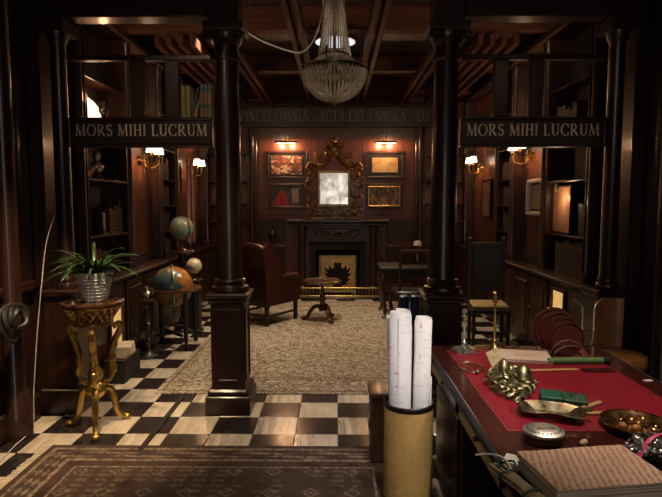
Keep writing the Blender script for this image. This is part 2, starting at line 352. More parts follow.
# wall behind the viewer with an assumed tall window, a glowing soft fill
wb = MB().box(-2.75, -.55, -2.4, -2.2, 0, CEIL).box(1.05, 2.75, -2.4, -2.2, 0, CEIL).box(-.55, 1.05, -2.4, -2.2, 0, .9).box(-.55, 1.05, -2.4, -2.2, 2.75, CEIL).build('wall_back', 'mahogany'); tag(wb, 'dark panelled wall with an assumed tall window behind the viewer', kind='structure')
wd = MB().box(-.55, 1.05, -2.36, -2.34, .9, 2.75).build('assumed_window', 'assumed_daylight_pane'); tag(wd, 'assumed tall daylit window out of view at the end of the room', kind='structure')  # assumed glowing pane, unseen: front fill and brightness in the mirror
fr = MB()
for x in (-.55, -.02, .52, 1.0): fr.box(x, x+.05, -2.33, -2.27, .9, 2.75)
for z in (.9, 1.5, 2.1, 2.7): fr.box(-.55, 1.05, -2.33, -2.27, z, z+.05)
fr.build('assumed_window_frame', 'mahogany', wd)
# panelling of the front part of the side walls (children of the walls)
def raised_panel(parent, side, y0, y1, z0, z1, face, mat='mahogany', t=.03):
    # frame rails around a recessed field with a raised centre, on a wall whose face is at x=face (side=-1 left, +1 right)
    d = -side
    b = MB(); r = .09
    def bx(ya, yb, za, zb, th, bev=.006):
        xa, xb = sorted((face, face+d*th)); b.box(xa, xb, ya, yb, za, zb, bev)
    bx(y0, y1, z0, z0+r, t); bx(y0, y1, z1-r, z1, t); bx(y0, y0+r, z0+r, z1-r, t); bx(y1-r, y1, z0+r, z1-r, t)
    bx(y0+r+.05, y1-r-.05, z0+r+.05, z1-r-.05, t*.7, .018)
    return b.build('wall_panel', mat, parent)
for s, wp in ((-1, wl), (1, wr)):
    fb = MB(); xa, xb = sorted((s*2.5, s*2.32)); fb.box(xa, xb, -2.2, 4.05, 0, 3.32).build('panel_backing', 'mahogany', wp)
    for y0, y1 in ((.2, 1.3), (1.3, 2.4), (2.4, 3.5)):
        raised_panel(wp, s, y0, y1, .25, 1.0, s*2.32); raised_panel(wp, s, y0, y1, 1.1, 3.1, s*2.32)
    xa, xb = sorted((s*2.32, s*2.27)); MB().box(xa, xb, -2.2, 4.0, 0, .2, .02).build('skirting', 'mahogany_y', wp)
    MB().box(xa, xb, -2.2, 4.0, 1.0, 1.07, .012).build('chair_rail', 'mahogany_y', wp)
    # round engaged shaft on the front wall
    MB().lathe([(.1, 0), (.1, .2), (.085, .22), (.085, .3), (.065, .34), (.065, 3.0), (.09, 3.05), (.09, 3.3)], 20, (s*2.26, 3.66, 0)).build('engaged_column', 'mahogany', wp, True)

# far wall dressing
def farbox(x0, x1, z0, z1, t, name, mat, bev=.008, y=FARY): return MB().box(x0, x1, y-t, y, z0, z1, bev).build(name, mat, wf)
for x0, x1 in ((-1.40, -.47), (-.45, .45), (.47, 1.40)): farbox(x0, x1, 1.42, 2.96, .012, 'veneer_panel', 'red_panel')
for s in (-1, 1):
    x0, x1 = sorted((s*1.40, s*.92)); farbox(x0, x1, .95, 1.36, .014, 'wainscot_panel', 'mahogany'); farbox(x0, x1, .2, .88, .02, 'wainscot_panel', 'mahogany')
    x0, x1 = sorted((s*1.42, s*1.60)); farbox(x0, x1, 0, 3.0, .07, 'pilaster', 'mahogany')
    MB().lathe([(.06, 0), (.06, .2), (.045, .24), (.045, 2.85), (.06, 2.9), (.06, 3.0)], 16, (s*1.51, FARY-.1, 0)).build('engaged_column', 'mahogany', wf, True)
farbox(-2.5, 2.5, 3.0, 3.06, .10, 'frieze_moulding', 'mahogany_x'); frieze = farbox(-2.5, 2.5, 3.06, 3.36, .06, 'frieze_board', 'mahogany_x')
farbox(-2.5, 2.5, 3.36, 3.44, .12, 'cornice_moulding', 'red_beam'); farbox(-2.5, 2.5, 3.52, 3.62, .16, 'cornice_moulding', 'red_beam')
# far wall side bays: shelves
for s in (-1, 1):
    x0, x1 = sorted((s*1.62, s*2.38))
    for z in (.9, 1.3, 1.62, 2.02, 2.5): MB().box(x0, x1, FARY-.24, FARY-.005, z, z+.025, .004).build('alcove_shelf', 'mahogany_x', wf)

# ------------------------------------------------------------------ lettering
def stroke_quads(pts, ws):
    L = []; R = []
    for i, (x, y) in enumerate(pts):
        a = pts[max(i-1, 0)]; b = pts[min(i+1, len(pts)-1)]; dx, dy = b[0]-a[0], b[1]-a[1]; l = math.hypot(dx, dy) or 1
        w_ = ws[i]/2; L.append((x-dy/l*w_, y+dx/l*w_)); R.append((x+dy/l*w_, y-dx/l*w_))
    return [(R[i], R[i+1], L[i+1], L[i]) for i in range(len(pts)-1)]
TK, TN, SF = .15, .06, .05
def line_(x0, y0, x1, y1, w_): return stroke_quads([(x0, y0), (x1, y1)], [w_, w_])
def serif(x, y, h=.13): return [((x-h, y-SF/2), (x+h, y-SF/2), (x+h, y+SF/2), (x-h, y+SF/2))]
def curve_(cx, cy, rx, ry, a0, a1, n=16, tk=TK, tn=TN):
    pts = []; ws = []
    for i in range(n+1):
        a = math.radians(a0+(a1-a0)*i/n); pts.append((cx+rx*math.cos(a), cy+ry*math.sin(a))); ws.append(tn+(tk-tn)*abs(math.cos(a))**1.3)
    return stroke_quads(pts, ws)
def glyph(ch):
    q = []; S0, S1 = SF/2, 1-SF/2
    if ch == 'I': return line_(.16, 0, .16, 1, TK)+serif(.16, S0)+serif(.16, S1), .32
    if ch == 'H': return line_(.16, 0, .16, 1, TK)+line_(.68, 0, .68, 1, TK)+line_(.16, .52, .68, .52, TN)+sum([serif(x, y) for x in (.16, .68) for y in (S0, S1)], []), .84
    if ch == 'L': return line_(.16, 0, .16, 1, TK)+serif(.16, S0)+serif(.16, S1)+line_(.16, S0, .6, S0, TN)+line_(.6, 0, .62, .24, TN), .66
    if ch == 'T': return line_(.34, 0, .34, 1, TK)+serif(.34, S0)+line_(.02, S1, .66, S1, TN)+line_(.03, 1, .03, .78, TN)+line_(.65, 1, .65, .78, TN), .68
    if ch == 'E': return line_(.16, 0, .16, 1, TK)+serif(.16, S0)+serif(.16, S1)+line_(.16, S0, .56, S0, TN)+line_(.16, S1, .54, S1, TN)+line_(.16, .52, .46, .52, TN)+line_(.55, 0, .56, .2, TN)+line_(.53, 1, .53, .8, TN), .62
    if ch == 'F': return line_(.16, 0, .16, 1, TK)+serif(.16, S0)+serif(.16, S1)+line_(.16, S1, .54, S1, TN)+line_(.16, .52, .46, .52, TN)+line_(.53, 1, .53, .8, TN), .6
    if ch == 'M': return line_(.12, 0, .18, 1, TN)+line_(.18, 1, .5, .04, TK)+line_(.5, .04, .84, 1, TN)+line_(.84, 1, .9, 0, TK)+serif(.12, S0)+serif(.9, S0)+serif(.12, S1, .1)+serif(.9, S1, .1), 1.04
    if ch == 'N': return line_(.14, 0, .14, 1, TN)+line_(.14, 1, .72, 0, TK)+line_(.72, 0, .72, 1, TN)+serif(.14, S0)+serif(.1, S1, .1)+serif(.72, S1), .86
    if ch == 'V': return line_(.1, 1, .42, 0, TK)+line_(.42, 0, .74, 1, TN)+serif(.1, S1)+serif(.74, S1), .84
    if ch == 'A': return line_(.1, 0, .42, 1, TN)+line_(.42, 1, .74, 0, TK)+line_(.22, .36, .62, .36, TN)+serif(.1, S0)+serif(.74, S0), .84
    if ch == 'O': return curve_(.46, .5, .39, .49, 0, 360, 28), .92
    if ch == 'C': return curve_(.46, .5, .39, .49, 48, 312, 22)+line_(.73, .95, .74, .7, TN)+line_(.74, .04, .75, .26, TN), .82
    if ch == 'U': return line_(.16, 1, .16, .35, TK)+curve_(.42, .36, .26, .34, 180, 360, 14)+line_(.68, .36, .68, 1, TN)+serif(.16, S1)+serif(.68, S1), .84
    if ch == 'R': return line_(.16, 0, .16, 1, TK)+serif(.16, S0)+serif(.16, S1)+curve_(.3, .74, .27, .24, -90, 90, 12)+line_(.16, .98, .3, .98, TN)+line_(.16, .5, .3, .5, TN)+line_(.34, .5, .72, .02, TK)+serif(.74, S0, .08), .82
    if ch == 'B': return line_(.16, 0, .16, 1, TK)+serif(.16, S0)+serif(.16, S1)+curve_(.3, .76, .22, .22, -90, 90, 12)+curve_(.32, .28, .28, .25, -90, 90, 12)+line_(.16, .97, .3, .97, TN)+line_(.16, .53, .32, .53, TN)+line_(.16, .03, .32, .03, TN), .68
    if ch == 'S': return curve_(.32, .74, .2, .23, 40, 250, 14, TK*.9, TN*1.4)+line_(.2, .6, .44, .42, TK)+curve_(.32, .27, .22, .25, 70, -140, 14, TK*.9, TN*1.4)+line_(.49, .97, .49, .76, TN)+line_(.12, .05, .12, .26, TN), .6
    if ch == '·': return [((.08, .5), (.16, .42), (.24, .5), (.16, .58))], .32
    return [], .34
def lettering(text, x0, x1, z0, h, y, mat, parent):
    gl = [glyph(c) for c in text]; tot = sum(a+.1 for _, a in gl); sx = (x1-x0)/tot; cx = 0; k = 0
    for qs, adv in gl:
        b = MB()
        for q in qs:
            k += 1; e = (k % 5)*.0002
            P = [(x0+(cx+px)*sx, z0+pz*h) for px, pz in q]
            vv = [(px, y-.004-e, pz) for px, pz in P]+[(px, y, pz) for px, pz in P]
            b.add(vv, [(0, 1, 2, 3), (0, 4, 5, 1), (1, 5, 6, 2), (2, 6, 7, 3), (3, 7, 4, 0)])
        if qs: b.build('letter', mat, parent)
        cx += adv+.1
lettering('VINCIT OMNIA · ACTA EST FABULA · LU', -1.74, 1.66, 3.105, .19, FARY-.0605, 'dull_letter', frieze)

# ------------------------------------------------------------------ column screen
def column(x, which):
    t = empty('column', (x, 4.2, 0), 0, which, 'column')
    MB().box(-.175, .175, -.175, .175, 0, .15, .006).build('plinth', 'mahogany', t)
    MB().box(-.16, .16, -.16, .16, .15, .2, .015).build('plinth_moulding', 'mahogany', t)
    p = MB().box(-.13, .13, -.13, .13, .2, .88, .006).build('pedestal', 'mahogany', t)
    for a in range(4):
        b = MB()
        for (xa, xb, za, zb) in ((-.10, -.075, .25, .83), (.075, .10, .25, .83), (-.075, .075, .25, .275), (-.075, .075, .805, .83)): b.box(xa, xb, -.139, -.1295, za, zb, .003)
        b.build('pedestal_panel', 'mahogany', p, rot=(0, 0, a*PI/2))
    MB().box(-.15, .15, -.15, .15, .88, .92, .012).box(-.165, .165, -.165, .165, .92, .955, .012).build('pedestal_cap', 'mahogany', t)
    MB().lathe([(.145, .955), (.15, .975), (.145, .995), (.12, 1.0), (.112, 1.015), (.12, 1.03), (.125, 1.042), (.118, 1.055), (.102, 1.06)], 32).build('base_ring', 'mahogany', t, True)
    MB().lathe([(.104, 1.06), (.1, 1.1), (.099, 1.8), (.09, 2.72)], 32).build('shaft', 'mahogany', t, True)
    MB().lathe([(.09, 2.72), (.105, 2.735), (.105, 2.755), (.093, 2.765), (.093, 2.84), (.11, 2.86), (.13, 2.9), (.13, 2.93)], 32).build('capital', 'mahogany', t, True)
    MB().box(-.15, .15, -.15, .15, 2.93, 2.99, .01).box(-.11, .11, -.11, .11, 2.99, 3.32, .006).build('abacus', 'mahogany', t)
    for s in (-1, 1):
        sp = [(.12*s+.035*math.cos(a)*(1-a/14), -.135, 2.885+.035*math.sin(a)*(1-a/14)) for a in [i*.5 for i in range(22)]]
        MB().tube(sp, .012, 6).build('scroll', 'mahogany', t, True)
column(-.84, 'free-standing dark mahogany column nearest the gilt plant stand')
column(.84, 'free-standing dark mahogany column rising behind the red leather desk')
def twin(s, lab):
    t = empty('engaged_column', (s*2.15, 4.2, 0), 0, lab, 'column')
    MB().box(-.16, .16, -.16, .16, 0, .2, .01).build('plinth', 'mahogany', t)
    MB().box(-.13, .13, -.12, .12, .2, .92, .008).build('pedestal', 'mahogany', t)
    MB().box(-.15, .15, -.145, .145, .92, .98, .012).build('pedestal_cap', 'mahogany', t)
    for dx_ in (-s*.03,):
        MB().lathe([(.085, .98), (.088, 1.0), (.085, 1.02), (.07, 1.03), (.075, 1.05), (.07, 1.07), (.062, 1.08), (.058, 2.85), (.07, 2.87), (.085, 2.93)], 24, (dx_, -.03, 0)).build('shaft', 'mahogany', t, True)
    MB().box(-.12, .12, -.13, .13, 2.93, 3.03, .01).build('capital', 'mahogany', t)
    xa, xb = sorted((s*.08, s*.345)); MB().box(xa, xb, -.1, .1, 0, 3.3, .004).build('jamb', 'mahogany', t)
    MB().box(min(s*.1, s*.18), max(s*.1, s*.18), -.13, -.1, 1.0, 3.0, .008).build('jamb_panel', 'mahogany', t)
twin(-1, 'slim engaged dark column against the left wall behind the plant')
twin(1, 'slim engaged dark column against the right wall beyond the desk')
def transom(s, lab):
    t = empty('transom_screen', (0, 4.2, 0), 0, lab, 'screen')
    def X(a, b): return sorted((s*a, s*b))
    x0, x1 = X(.955, 2.055)
    sb = MB().box(x0, x1, -.03, .03, 2.10, 2.285, .004).build('sign_board', 'mahogany_x', t)
    lettering('MORS MIHI LUCRUM', 1.0 if s > 0 else -2.01, 2.02 if s > 0 else -.985, 2.165, .088, -.0305, 'gold_letter', sb)
    MB().box(x0, x1, -.05, .05, 2.285, 2.305, .005).build('shelf', 'mahogany_x', t)
    MB().box(x0, x1, -.045, .045, 2.08, 2.10, .005).build('lower_moulding', 'mahogany_x', t)
    for a, b in ((1.2, 1.31), (1.47, 1.58)):
        p0, p1 = X(a, b); MB().box(p0, p1, -.03, .03, 2.305, 2.735, .006).build('post', 'mahogany', t)
    MB().box(x0, x1, -.035, .035, 2.735, 2.775, .006).build('rail', 'mahogany_x', t)
    x0, x1 = X(.955, 2.48); MB().box(x0, x1, -.09, .08, 3.035, 3.31, .01).build('header', 'mahogany_x', t)
transom(-1, 'left transom screen with gilt motto board between the columns')
transom(1, 'right transom screen with gilt motto board above the desk')

# ------------------------------------------------------------------ side walls of the back room
ORD = ['first', 'second', 'third', 'fourth', 'fifth', 'sixth', 'seventh', 'eighth', 'ninth', 'tenth', 'eleventh', 'twelfth', 'thirteenth', 'fourteenth']
def pilaster(s, y, w_=.14):
    wp = wl if s < 0 else wr; xa, xb = sorted((s*2.5, s*2.3))
    p = MB().box(xa, xb, y-w_/2, y+w_/2, .92, 3.4, .008).build('pilaster', 'mahogany', wp)
    MB().lathe([(.055, .93), (.055, 1.0), (.04, 1.03), (.036, 3.2), (.055, 3.25), (.055, 3.38)], 16, (s*2.3, y, 0)).build('engaged_shaft', 'mahogany', wp, True)
for s in (-1, 1):
    for y in (4.85, 5.97, 7.02, 7.72, 9.55): pilaster(s, y)
    wp = wl if s < 0 else wr; xa, xb = sorted((s*2.5, s*2.26)); MB().box(xa, xb, 4.4, 9.7, 3.4, 3.5, .02).build('cornice', 'mahogany_y', wp)
    for y0, y1 in ((6.06, 6.93), (7.81, 9.46)):
        xa, xb = sorted((s*2.5, s*2.42)); MB().box(xa, xb, y0, y1, .93, 3.38, .004).build('panel_backing', 'red_panel', wp)
        b = MB(); xa, xb = sorted((s*2.42, s*2.40))
        for ya, yb, za, zb in ((y0, y1, .93, 1.03), (y0, y1, 3.0, 3.1), (y0, y0+.08, 1.03, 3.0), (y1-.08, y1, 1.03, 3.0)): b.box(xa, xb, ya, yb, za, zb, .006)
        b.build('panel_rail', 'mahogany', wp)
    side = 'left' if s < 0 else 'right'
    xa, xb = sorted((s*2.12, s*2.498)); tag(MB().box(xa, xb, 4.4, 9.6, .885, .925, .012).build('trim_1' if s < 0 else 'trim_2', 'mahogany_y'), f'long dark wooden ledge along the {side} wall', kind='structure')
    for k, (y0, y1) in enumerate(((4.42, 5.95), (5.96, 7.0), (7.01, 7.71), (7.72, 9.6))):
        pos = ['nearest the engaged column', 'under the wood panel with the nearer sconce', 'under the dark bookcase', 'at the far end by the fireplace wall'][k]
        t = empty('low_cabinet', (s*2.33, (y0+y1)/2, 0), 0, f'dark low wooden cabinet on the {side} wall, {pos}', 'cabinet', f'low cabinets along the {side} wall'); hy = (y1-y0)/2
        xa, xb = sorted((s*-.15, s*.165)); MB().box(xa, xb, -hy, hy, .1, .885, .004).build('body', 'mahogany', t)
        xa, xb = sorted((s*-.12, s*.165)); MB().box(xa, xb, -hy, hy, 0, .1).build('plinth', 'mahogany', t)
        nd = max(1, round(2*hy/.5)); dw = 2*hy/nd
        for q in range(nd):
            yc = -hy+dw*(q+.5); yw = yc+(y0+y1)/2
            lit = (s > 0 and k == 0 and q == 1) or (s > 0 and k == 2) or (s < 0 and k == 0 and q == 1)
            if lit:
                za, zb = (.42, .79) if s > 0 else (.26, .62)
                hw = .15 if k == 0 else .26
                panes = (0,) if k == 0 else (-.12, .12); pw = .13 if k == 0 else .09
                xw = sorted((s*-.15, s*-.175)); b = MB(); xs = panes
                for c0 in panes:
                    b.box(xw[0], xw[1], yc+c0-pw-.03, yc+c0-pw, za-.03, zb+.03, .004).box(xw[0], xw[1], yc+c0+pw, yc+c0+pw+.03, za-.03, zb+.03, .004)
                    b.box(xw[0], xw[1], yc+c0-pw, yc+c0+pw, za-.03, za, .004).box(xw[0], xw[1], yc+c0-pw, yc+c0+pw, zb, zb+.03, .004)
                wf_ = b.build('display_window', 'walnut', t); tag(wf_, 'small lit display window')
                for c0 in panes:
                    xg = sorted((s*-.151, s*-.156)); MB().box(xg[0], xg[1], yc+c0-pw, yc+c0+pw, za, zb).build('lit_pane', 'lit_glass', wf_)
            else:
                xw = sorted((s*-.15, s*-.168)); d_ = MB().box(xw[0], xw[1], yc-dw/2+.012, yc+dw/2-.012, .13, .86, .004).box(*sorted((s*-.168, s*-.178)), yc-dw/2+.08, yc+dw/2-.08, .22, .77, .008).build('door', 'mahogany', t)
                MB().ball((s*-.185, yc+dw/2-.05, .5), .013, 10, 6).build('knob', 'old_brass', d_, True)
    for y0, y1, zs, lab in ((4.93, 5.89, (1.31, 1.86, 2.35, 2.8), 'open bookcase bay nearest the engaged column'), (7.09, 7.65, (1.25, 1.6, 1.95, 2.35, 2.8), 'narrow dark bookcase bay between the two sconces')):
        t = empty('bookcase', (s*2.38, (y0+y1)/2, .925), 0, f'{lab} on the {side} wall', 'bookcase'); hy = (y1-y0)/2
        xa, xb = sorted((s*.1, s*.118)); MB().box(xa, xb, -hy, hy, 0, 2.45).build('back', 'black_wood', t)
        for e in (-1, 1): MB().box(-.1, .1, e*hy-.012-.012*e, e*hy+.012-.012*e, 0, 2.45, .003).build('side', 'mahogany', t)
        for z in zs: MB().box(-.1, .1, -hy+.024, hy-.024, z-.925, z-.905, .003).build('shelf', 'mahogany_y', t)

def books_row(s, y, z, yend, cols, lab, hmin=.2, hmax=.3, wmin=.03, wmax=.06, xc=2.4, dep=.14, mat=None, group=None):
    k = 0
    while True:
        w_ = random.uniform(wmin, wmax)
        if y+w_ > yend: break
        h = random.uniform(hmin, hmax); c = random.choice(cols)
        t = empty('book', (s*xc, y+w_/2, z), 0, f'{c} book, {ORD[k % 14]} from near end {lab}', 'book', group)
        x0, x1 = -dep/2, dep/2; mt = mat or 'book '+c
        b = MB(); sg = -s
        b.box(x0, x1, -w_/2, -w_/2+.004, 0, h, .0015).box(x0, x1, w_/2-.004, w_/2, 0, h, .0015)
        xs = sorted((sg*dep/2, sg*(dep/2-.006))); b.box(xs[0], xs[1], -w_/2+.004, w_/2-.004, 0, h)
        b.build('cover', mt, t)
        MB().box(-dep/2+.008, dep/2-.008, -w_/2+.0045, w_/2-.0045, .004, h-.006).build('pages', 'cream_paper', t)
        for zz in (.18, .5, .82): MB().box(*sorted((sg*dep/2, sg*(dep/2+.004))), -w_/2+.001, w_/2-.001, h*zz-.004, h*zz+.004, .001).build('spine_band', mt, t)
        y += w_+.002; k += 1
D = ['dark brown', 'dark red', 'black', 'dark green', 'tan']
books_row(1, 4.98, .926, 5.62, D, 'of tooled row under right wall parchment', .30, .36, .075, .10, 2.37, .16, 'tooled_leather', 'tooled books under the parchment')
books_row(1, 4.97, 1.331, 5.20, D[:4], 'of second row, right near bookcase', .24, .32, .04, .07, group='books in the right near bookcase')
for z, lab in ((.926, 'lowest'), (1.271, 'second'), (1.621, 'third'), (1.971, 'fourth')):
    books_row(1, 7.14, z, 7.56, D, f'of {lab} row, right narrow bookcase', .2, .29, .04, .07, group='books in the right narrow bookcase')
    books_row(-1, 7.14, z, 7.50, D[:4], f'of {lab} row, left narrow bookcase', .2, .29, .04, .07, group='books in the left narrow bookcase')
books_row(-1, 4.97, .926, 5.4, D[:4], 'of lowest row, left near bookcase', .24, .34, .04, .07, group='books in the left near bookcase')
books_row(-1, 5.5, 1.331, 5.84, D[:4], 'of second row, left near bookcase', .24, .34, .04, .07, group='books in the left near bookcase')
books_row(1, 5.3, 2.371, 5.8, D[:4], 'of top row, right near bookcase', .2, .3, .04, .07, group='books in the right near bookcase')

# books on the left motto shelf
def shelf_book(x, w_, h, mat, lab, lean=0):
    t = empty('book', (x, 4.2, 2.306), 0, lab, 'book', 'books standing on the left motto board'); t.rotation_euler = (0, lean, 0)
    MB().box(-w_/2, -w_/2+.004, -.045, .045, 0, h, .0015).box(w_/2-.004, w_/2, -.045, .045, 0, h, .0015).box(-w_/2+.004, w_/2-.004, -.045, -.038, 0, h).build('cover', mat, t)
    MB().box(-w_/2+.0045, w_/2-.0045, -.036, .04, .005, h-.007).build('pages', 'cream_paper', t)
    for zz in (.2, .5, .8): MB().box(-w_/2+.001, w_/2-.001, -.049, -.0455, h*zz-.004, h*zz+.004, .001).build('spine_band', mat, t)
MY = 'book mustard yellow'; GT = 'book bottle green and tan'
shelf_book(-1.166, .032, .235, MY, 'mustard yellow book farther left of the upright pair on the left motto board')
shelf_book(-1.130, .032, .235, MY, 'mustard yellow book beside the leaning volume on the left motto board')
shelf_book(-1.102, .018, .225, 'book black', 'thin black volume leaning against the green and tan books', .22)
m = Mat('green_tan_spine', (.3, .15, .06), .5); x, y, z = m.xyz(); bd = (z-.215).abs().lt(.028).max((z-.08).abs().lt(.014)); m.set('Base Color', m.mix(bd, (.22, .12, .055), (.015, .10, .07))); M['green_tan_spine'] = m.m
for k, (x, lb) in enumerate(((-1.024, 'first'), (-.995, 'second'), (-.966, 'third'))):
    shelf_book(x, .027, .245, 'green_tan_spine', f'green and tan bound volume, {lb} of three from the leaning book')

# sconces
def sconce(s, y, z, lab, power):
    t = empty('wall_sconce', (s*2.42, y, z), 0, lab, 'sconce', 'brass wall sconces'); d = -s; 
    rot = Matrix.Rotation(PI/2*d, 4, 'Y')
    MB().lathe([(.055, 0), (.06, .012), (.045, .022), (.02, .035), (.014, .05), (0, .052)], 20, mat=rot).build('wall_plate', 'brass', t, True)
    MB().lathe([(.004, -.16), (.018, -.14), (.008, -.11), (.02, -.08), (.01, -.03), (.016, .02), (.03, .04), (.012, .07), (.004, .1), (0, .105)], 14, (d*.055, 0, 0)).build('stem', 'brass', t, True)
    for e in (-1, 1):
        pts = smoothpath([(d*.055, 0, -.03), (d*.11, e*.05, -.085), (d*.18, e*.11, -.06), (d*.2, e*.135, 0), (d*.2, e*.14, .035)], 6)
        a = MB().tube(pts, .008, 8).build('arm', 'brass', t, True)
        MB().tube([(d*(.07+.02*math.cos(q)), e*.03+e*.02*math.cos(q), -.02+.02*math.sin(q)) for q in [i*.6 for i in range(10)]], .004, 6).build('scroll', 'brass', a, True)
        c = (d*.2, e*.14, .035)
        MB().lathe([(.006, 0), (.03, .008), (.034, .016), (.02, .018), (.012, .02), (.012, .06), (0, .062)], 14, c).build('candle_cup', 'brass', a, True)
        sh = MB().lathe([(.062, .055), (.045, .145), (.042, .145), (.058, .055)], 20, c); sh.f = [f for f in sh.f if len(f) == 4]
        sh.build('lamp_shade', 'shade_glow', a, True)
        light('POINT', (c[0], c[1], c[2]+.09), power, AMBER, .02, parent=t)
sconce(-1, 6.62, 2.17, 'brass double sconce with pale shades on the left wall nearer the camera', 9)
sconce(-1, 8.75, 2.17, 'brass double sconce with pale shades on the left wall above the red flag', 7)
sconce(1, 6.68, 2.22, 'brass double sconce with pale shades on the right wall above the white frame', 9)
sconce(1, 8.9, 2.22, 'brass double sconce with pale shades at the far end of the right wall', 7)

# framed things
def framed(name, lab, cat, c, w_, h, fmat, pmat, fw=.05, axis='y', s=1, mount=0, th=.03):
    # axis 'y': on the far wall, facing -Y. axis 'x': on a side wall (s = side)
    t = empty(name, c, 0 if axis == 'y' else (-PI/2*s), lab, cat)
    b = MB()
    for x0, x1, z0, z1 in ((-w_/2, w_/2, -h/2, -h/2+fw), (-w_/2, w_/2, h/2-fw, h/2), (-w_/2, -w_/2+fw, -h/2+fw, h/2-fw), (w_/2-fw, w_/2, -h/2+fw, h/2-fw)): b.box(x0, x1, -th, 0, z0, z1, .008)
    b.build('frame', fmat, t)
    if mount: MB().box(-w_/2+fw, w_/2-fw, -th*.4, -th*.2, -h/2+fw, h/2-fw).build('mount', 'black_wood', t)
    fw2 = fw+mount
    MB().box(-w_/2+fw2, w_/2-fw2, -th*.55, -th*.41, -h/2+fw2, h/2-fw2).build('picture', pmat, t)
    return t
Y = FARY-.013
framed('picture', 'dark framed painting of a red and white crowd under a picture lamp', 'picture', (-.89, Y, 2.33), .72, .50, 'mahogany', 'painting_crowd', .045, mount=.04)
p2 = framed('picture', 'dark framed painting with a red figure beside the mirror', 'picture', (-.88, Y, 1.77), .66, .46, 'mahogany', 'painting_scene', .05)
framed('picture', 'framed yellow parchment map under a picture lamp', 'picture', (.88, Y, 2.33), .70, .50, 'mahogany', 'painting_map', .05, mount=.07)
p4 = framed('picture', 'gold framed dim brown crowd picture beside the mirror', 'picture', (.87, Y, 1.77), .66, .46, 'mahogany', 'painting_gold', .035)
gp = MB()
for x0, x1, z0, z1 in ((.58, 1.16, 1.585, 1.61), (.58, 1.16, 1.935, 1.95), (.58, .60, 1.61, 1.935), (1.14, 1.16, 1.61, 1.935)): gp.box(x0-.87, x1-.87, -.034, -.012, z0-1.77, z1-1.77, .004)
gp.build('inner_moulding', 'brass', p4)
rf_ = MB().prism([(-.22, -.16), (-.10, -.18), (-.02, -.06), (-.07, .03), (-.06, .09), (-.11, .12), (-.15, .05), (-.20, -.02)], .018, .022, Matrix.Rotation(PI/2, 4, 'X')).build('painted_figure', 'flag_red', p2)
MB().box(.08, .2, -.022, -.018, -.12, .14).build('painted_window', 'print_grey', p2)
def picture_lamp(x, lab):
    t = empty('picture_lamp', (x, FARY-.013, 2.70), 0, lab, 'lamp', 'brass picture lamps')
    MB().box(-.03, .03, -.012, 0, .0, .16, .004).build('wall_plate', 'brass', t)
    MB().tube(smoothpath([(0, -.01, .13), (0, -.08, .15), (0, -.15, .10), (0, -.165, .04)], 5), .006, 8).build('arm', 'brass', t, True)
    h = MB(); 
    prof = [(-.2, .045)]
    a = [(.042*math.cos(q), .042*math.sin(q)) for q in [PI*i/8 for i in range(9)]]
    h.add([(xx, -.165+p, .0+q) for xx in (-.19, .19) for p, q in a], [(i, i+1, 10+i, 9+i) for i in range(8)]+[tuple(range(9)), tuple(range(9, 18))[::-1]])
    hd = h.build('hood', 'old_brass', t, True)
    MB().cyl(.012, (-.17, -.165, .01), (.17, -.165, .01), 10).build('bulb', 'bulb_glow', hd, True)
    for dx_ in (-.1, .1): light('POINT', (dx_, -.16, -.02), 11, (1, .55, .27), .02, parent=t)
picture_lamp(-.89, 'brass picture lamp over the crowd painting'); picture_lamp(.88, 'brass picture lamp over the parchment map')
framed('wall_frame', 'deep white box frame with a small print on the right wall', 'picture frame', (2.40, 6.32, 1.72), .50, .42, 'white_paint', 'print_grey', .04, 'x', 1, .03, .09)
framed('portrait', 'narrow brown framed portrait at the far end of the right wall', 'picture', (2.40, 8.55, 1.72), .5, .62, 'walnut', 'portrait_brown', .04, 'x', 1)
framed('portrait', 'small brown framed picture on the left wall beside the dark bookcase', 'picture', (-2.40, 8.1, 2.05), .34, .5, 'walnut', 'portrait_brown', .04, 'x', -1)
framed('parchment_panel', 'glowing tan parchment panel on the shelf of the right near bookcase', 'picture', (2.37, 5.62, 1.585), .46, .50, 'mahogany', 'parchment_tan', .02, 'x', 1)
t = empty('assumed_shelf_lamp', (2.41, 5.60, 1.858), 0, 'assumed small brass lamp under the shelf above the tan parchment', 'lamp')
MB().lathe([(.0, -.1), (.022, -.085), (.026, -.05), (.015, -.02), (.02, 0)], 14, (-.13, 0, 0)).build('lamp_head', 'old_brass', t, True)
light('POINT', (-.17, -.06, -.16), 2.6, (1, .66, .4), .02, parent=t)  # light of an assumed lamp, brightens the parchment
# lit picture high on the left wall with a silhouette figure
t = empty('lit_lantern', (-2.36, 5.3, 2.371), 0, 'glowing lantern box high on the left bookcase with dark figure before it', 'lantern')
MB().box(-.05, .02, -.2, .2, 0, .03, .004).build('base', 'black_wood', t)
for y in (-.2, .185): MB().box(-.05, .02, y, y+.015, .03, .3, .002).build('frame_post', 'black_wood', t)
MB().prism([(-.185, .03), (.15, .03), (.185, .10), (.10, .22), (-.02, .26), (-.185, .29)], -.01, .0, Matrix(((0, 0, 1, 0), (1, 0, 0, 0), (0, 1, 0, 0), (0, 0, 0, 1)))).build('glow_panel', 'lit_picture', t)
light('POINT', (.12, 0, .3), 3.0, (1, .5, .25), .04, parent=t)
t = empty('figurine', (-2.29, 5.33, 2.371), 0, 'dark dancing figurine silhouetted against the glowing lantern', 'figurine')
MB().lathe([(.04, 0), (.04, .02), (.015, .03), (.012, .05), (.02, .08), (.028, .11), (.018, .13), (.022, .15), (0, .17)], 12).build('body', 'black_wood', t, True)
MB().tube(smoothpath([(0, .02, .13), (0, .06, .1), (0, .1, .15), (0, .13, .2)], 4), [.01]*13, 6).tube(smoothpath([(0, -.02, .13), (0, -.07, .16), (0, -.09, .22)], 4), .009, 6).build('arms', 'black_wood', t, True)
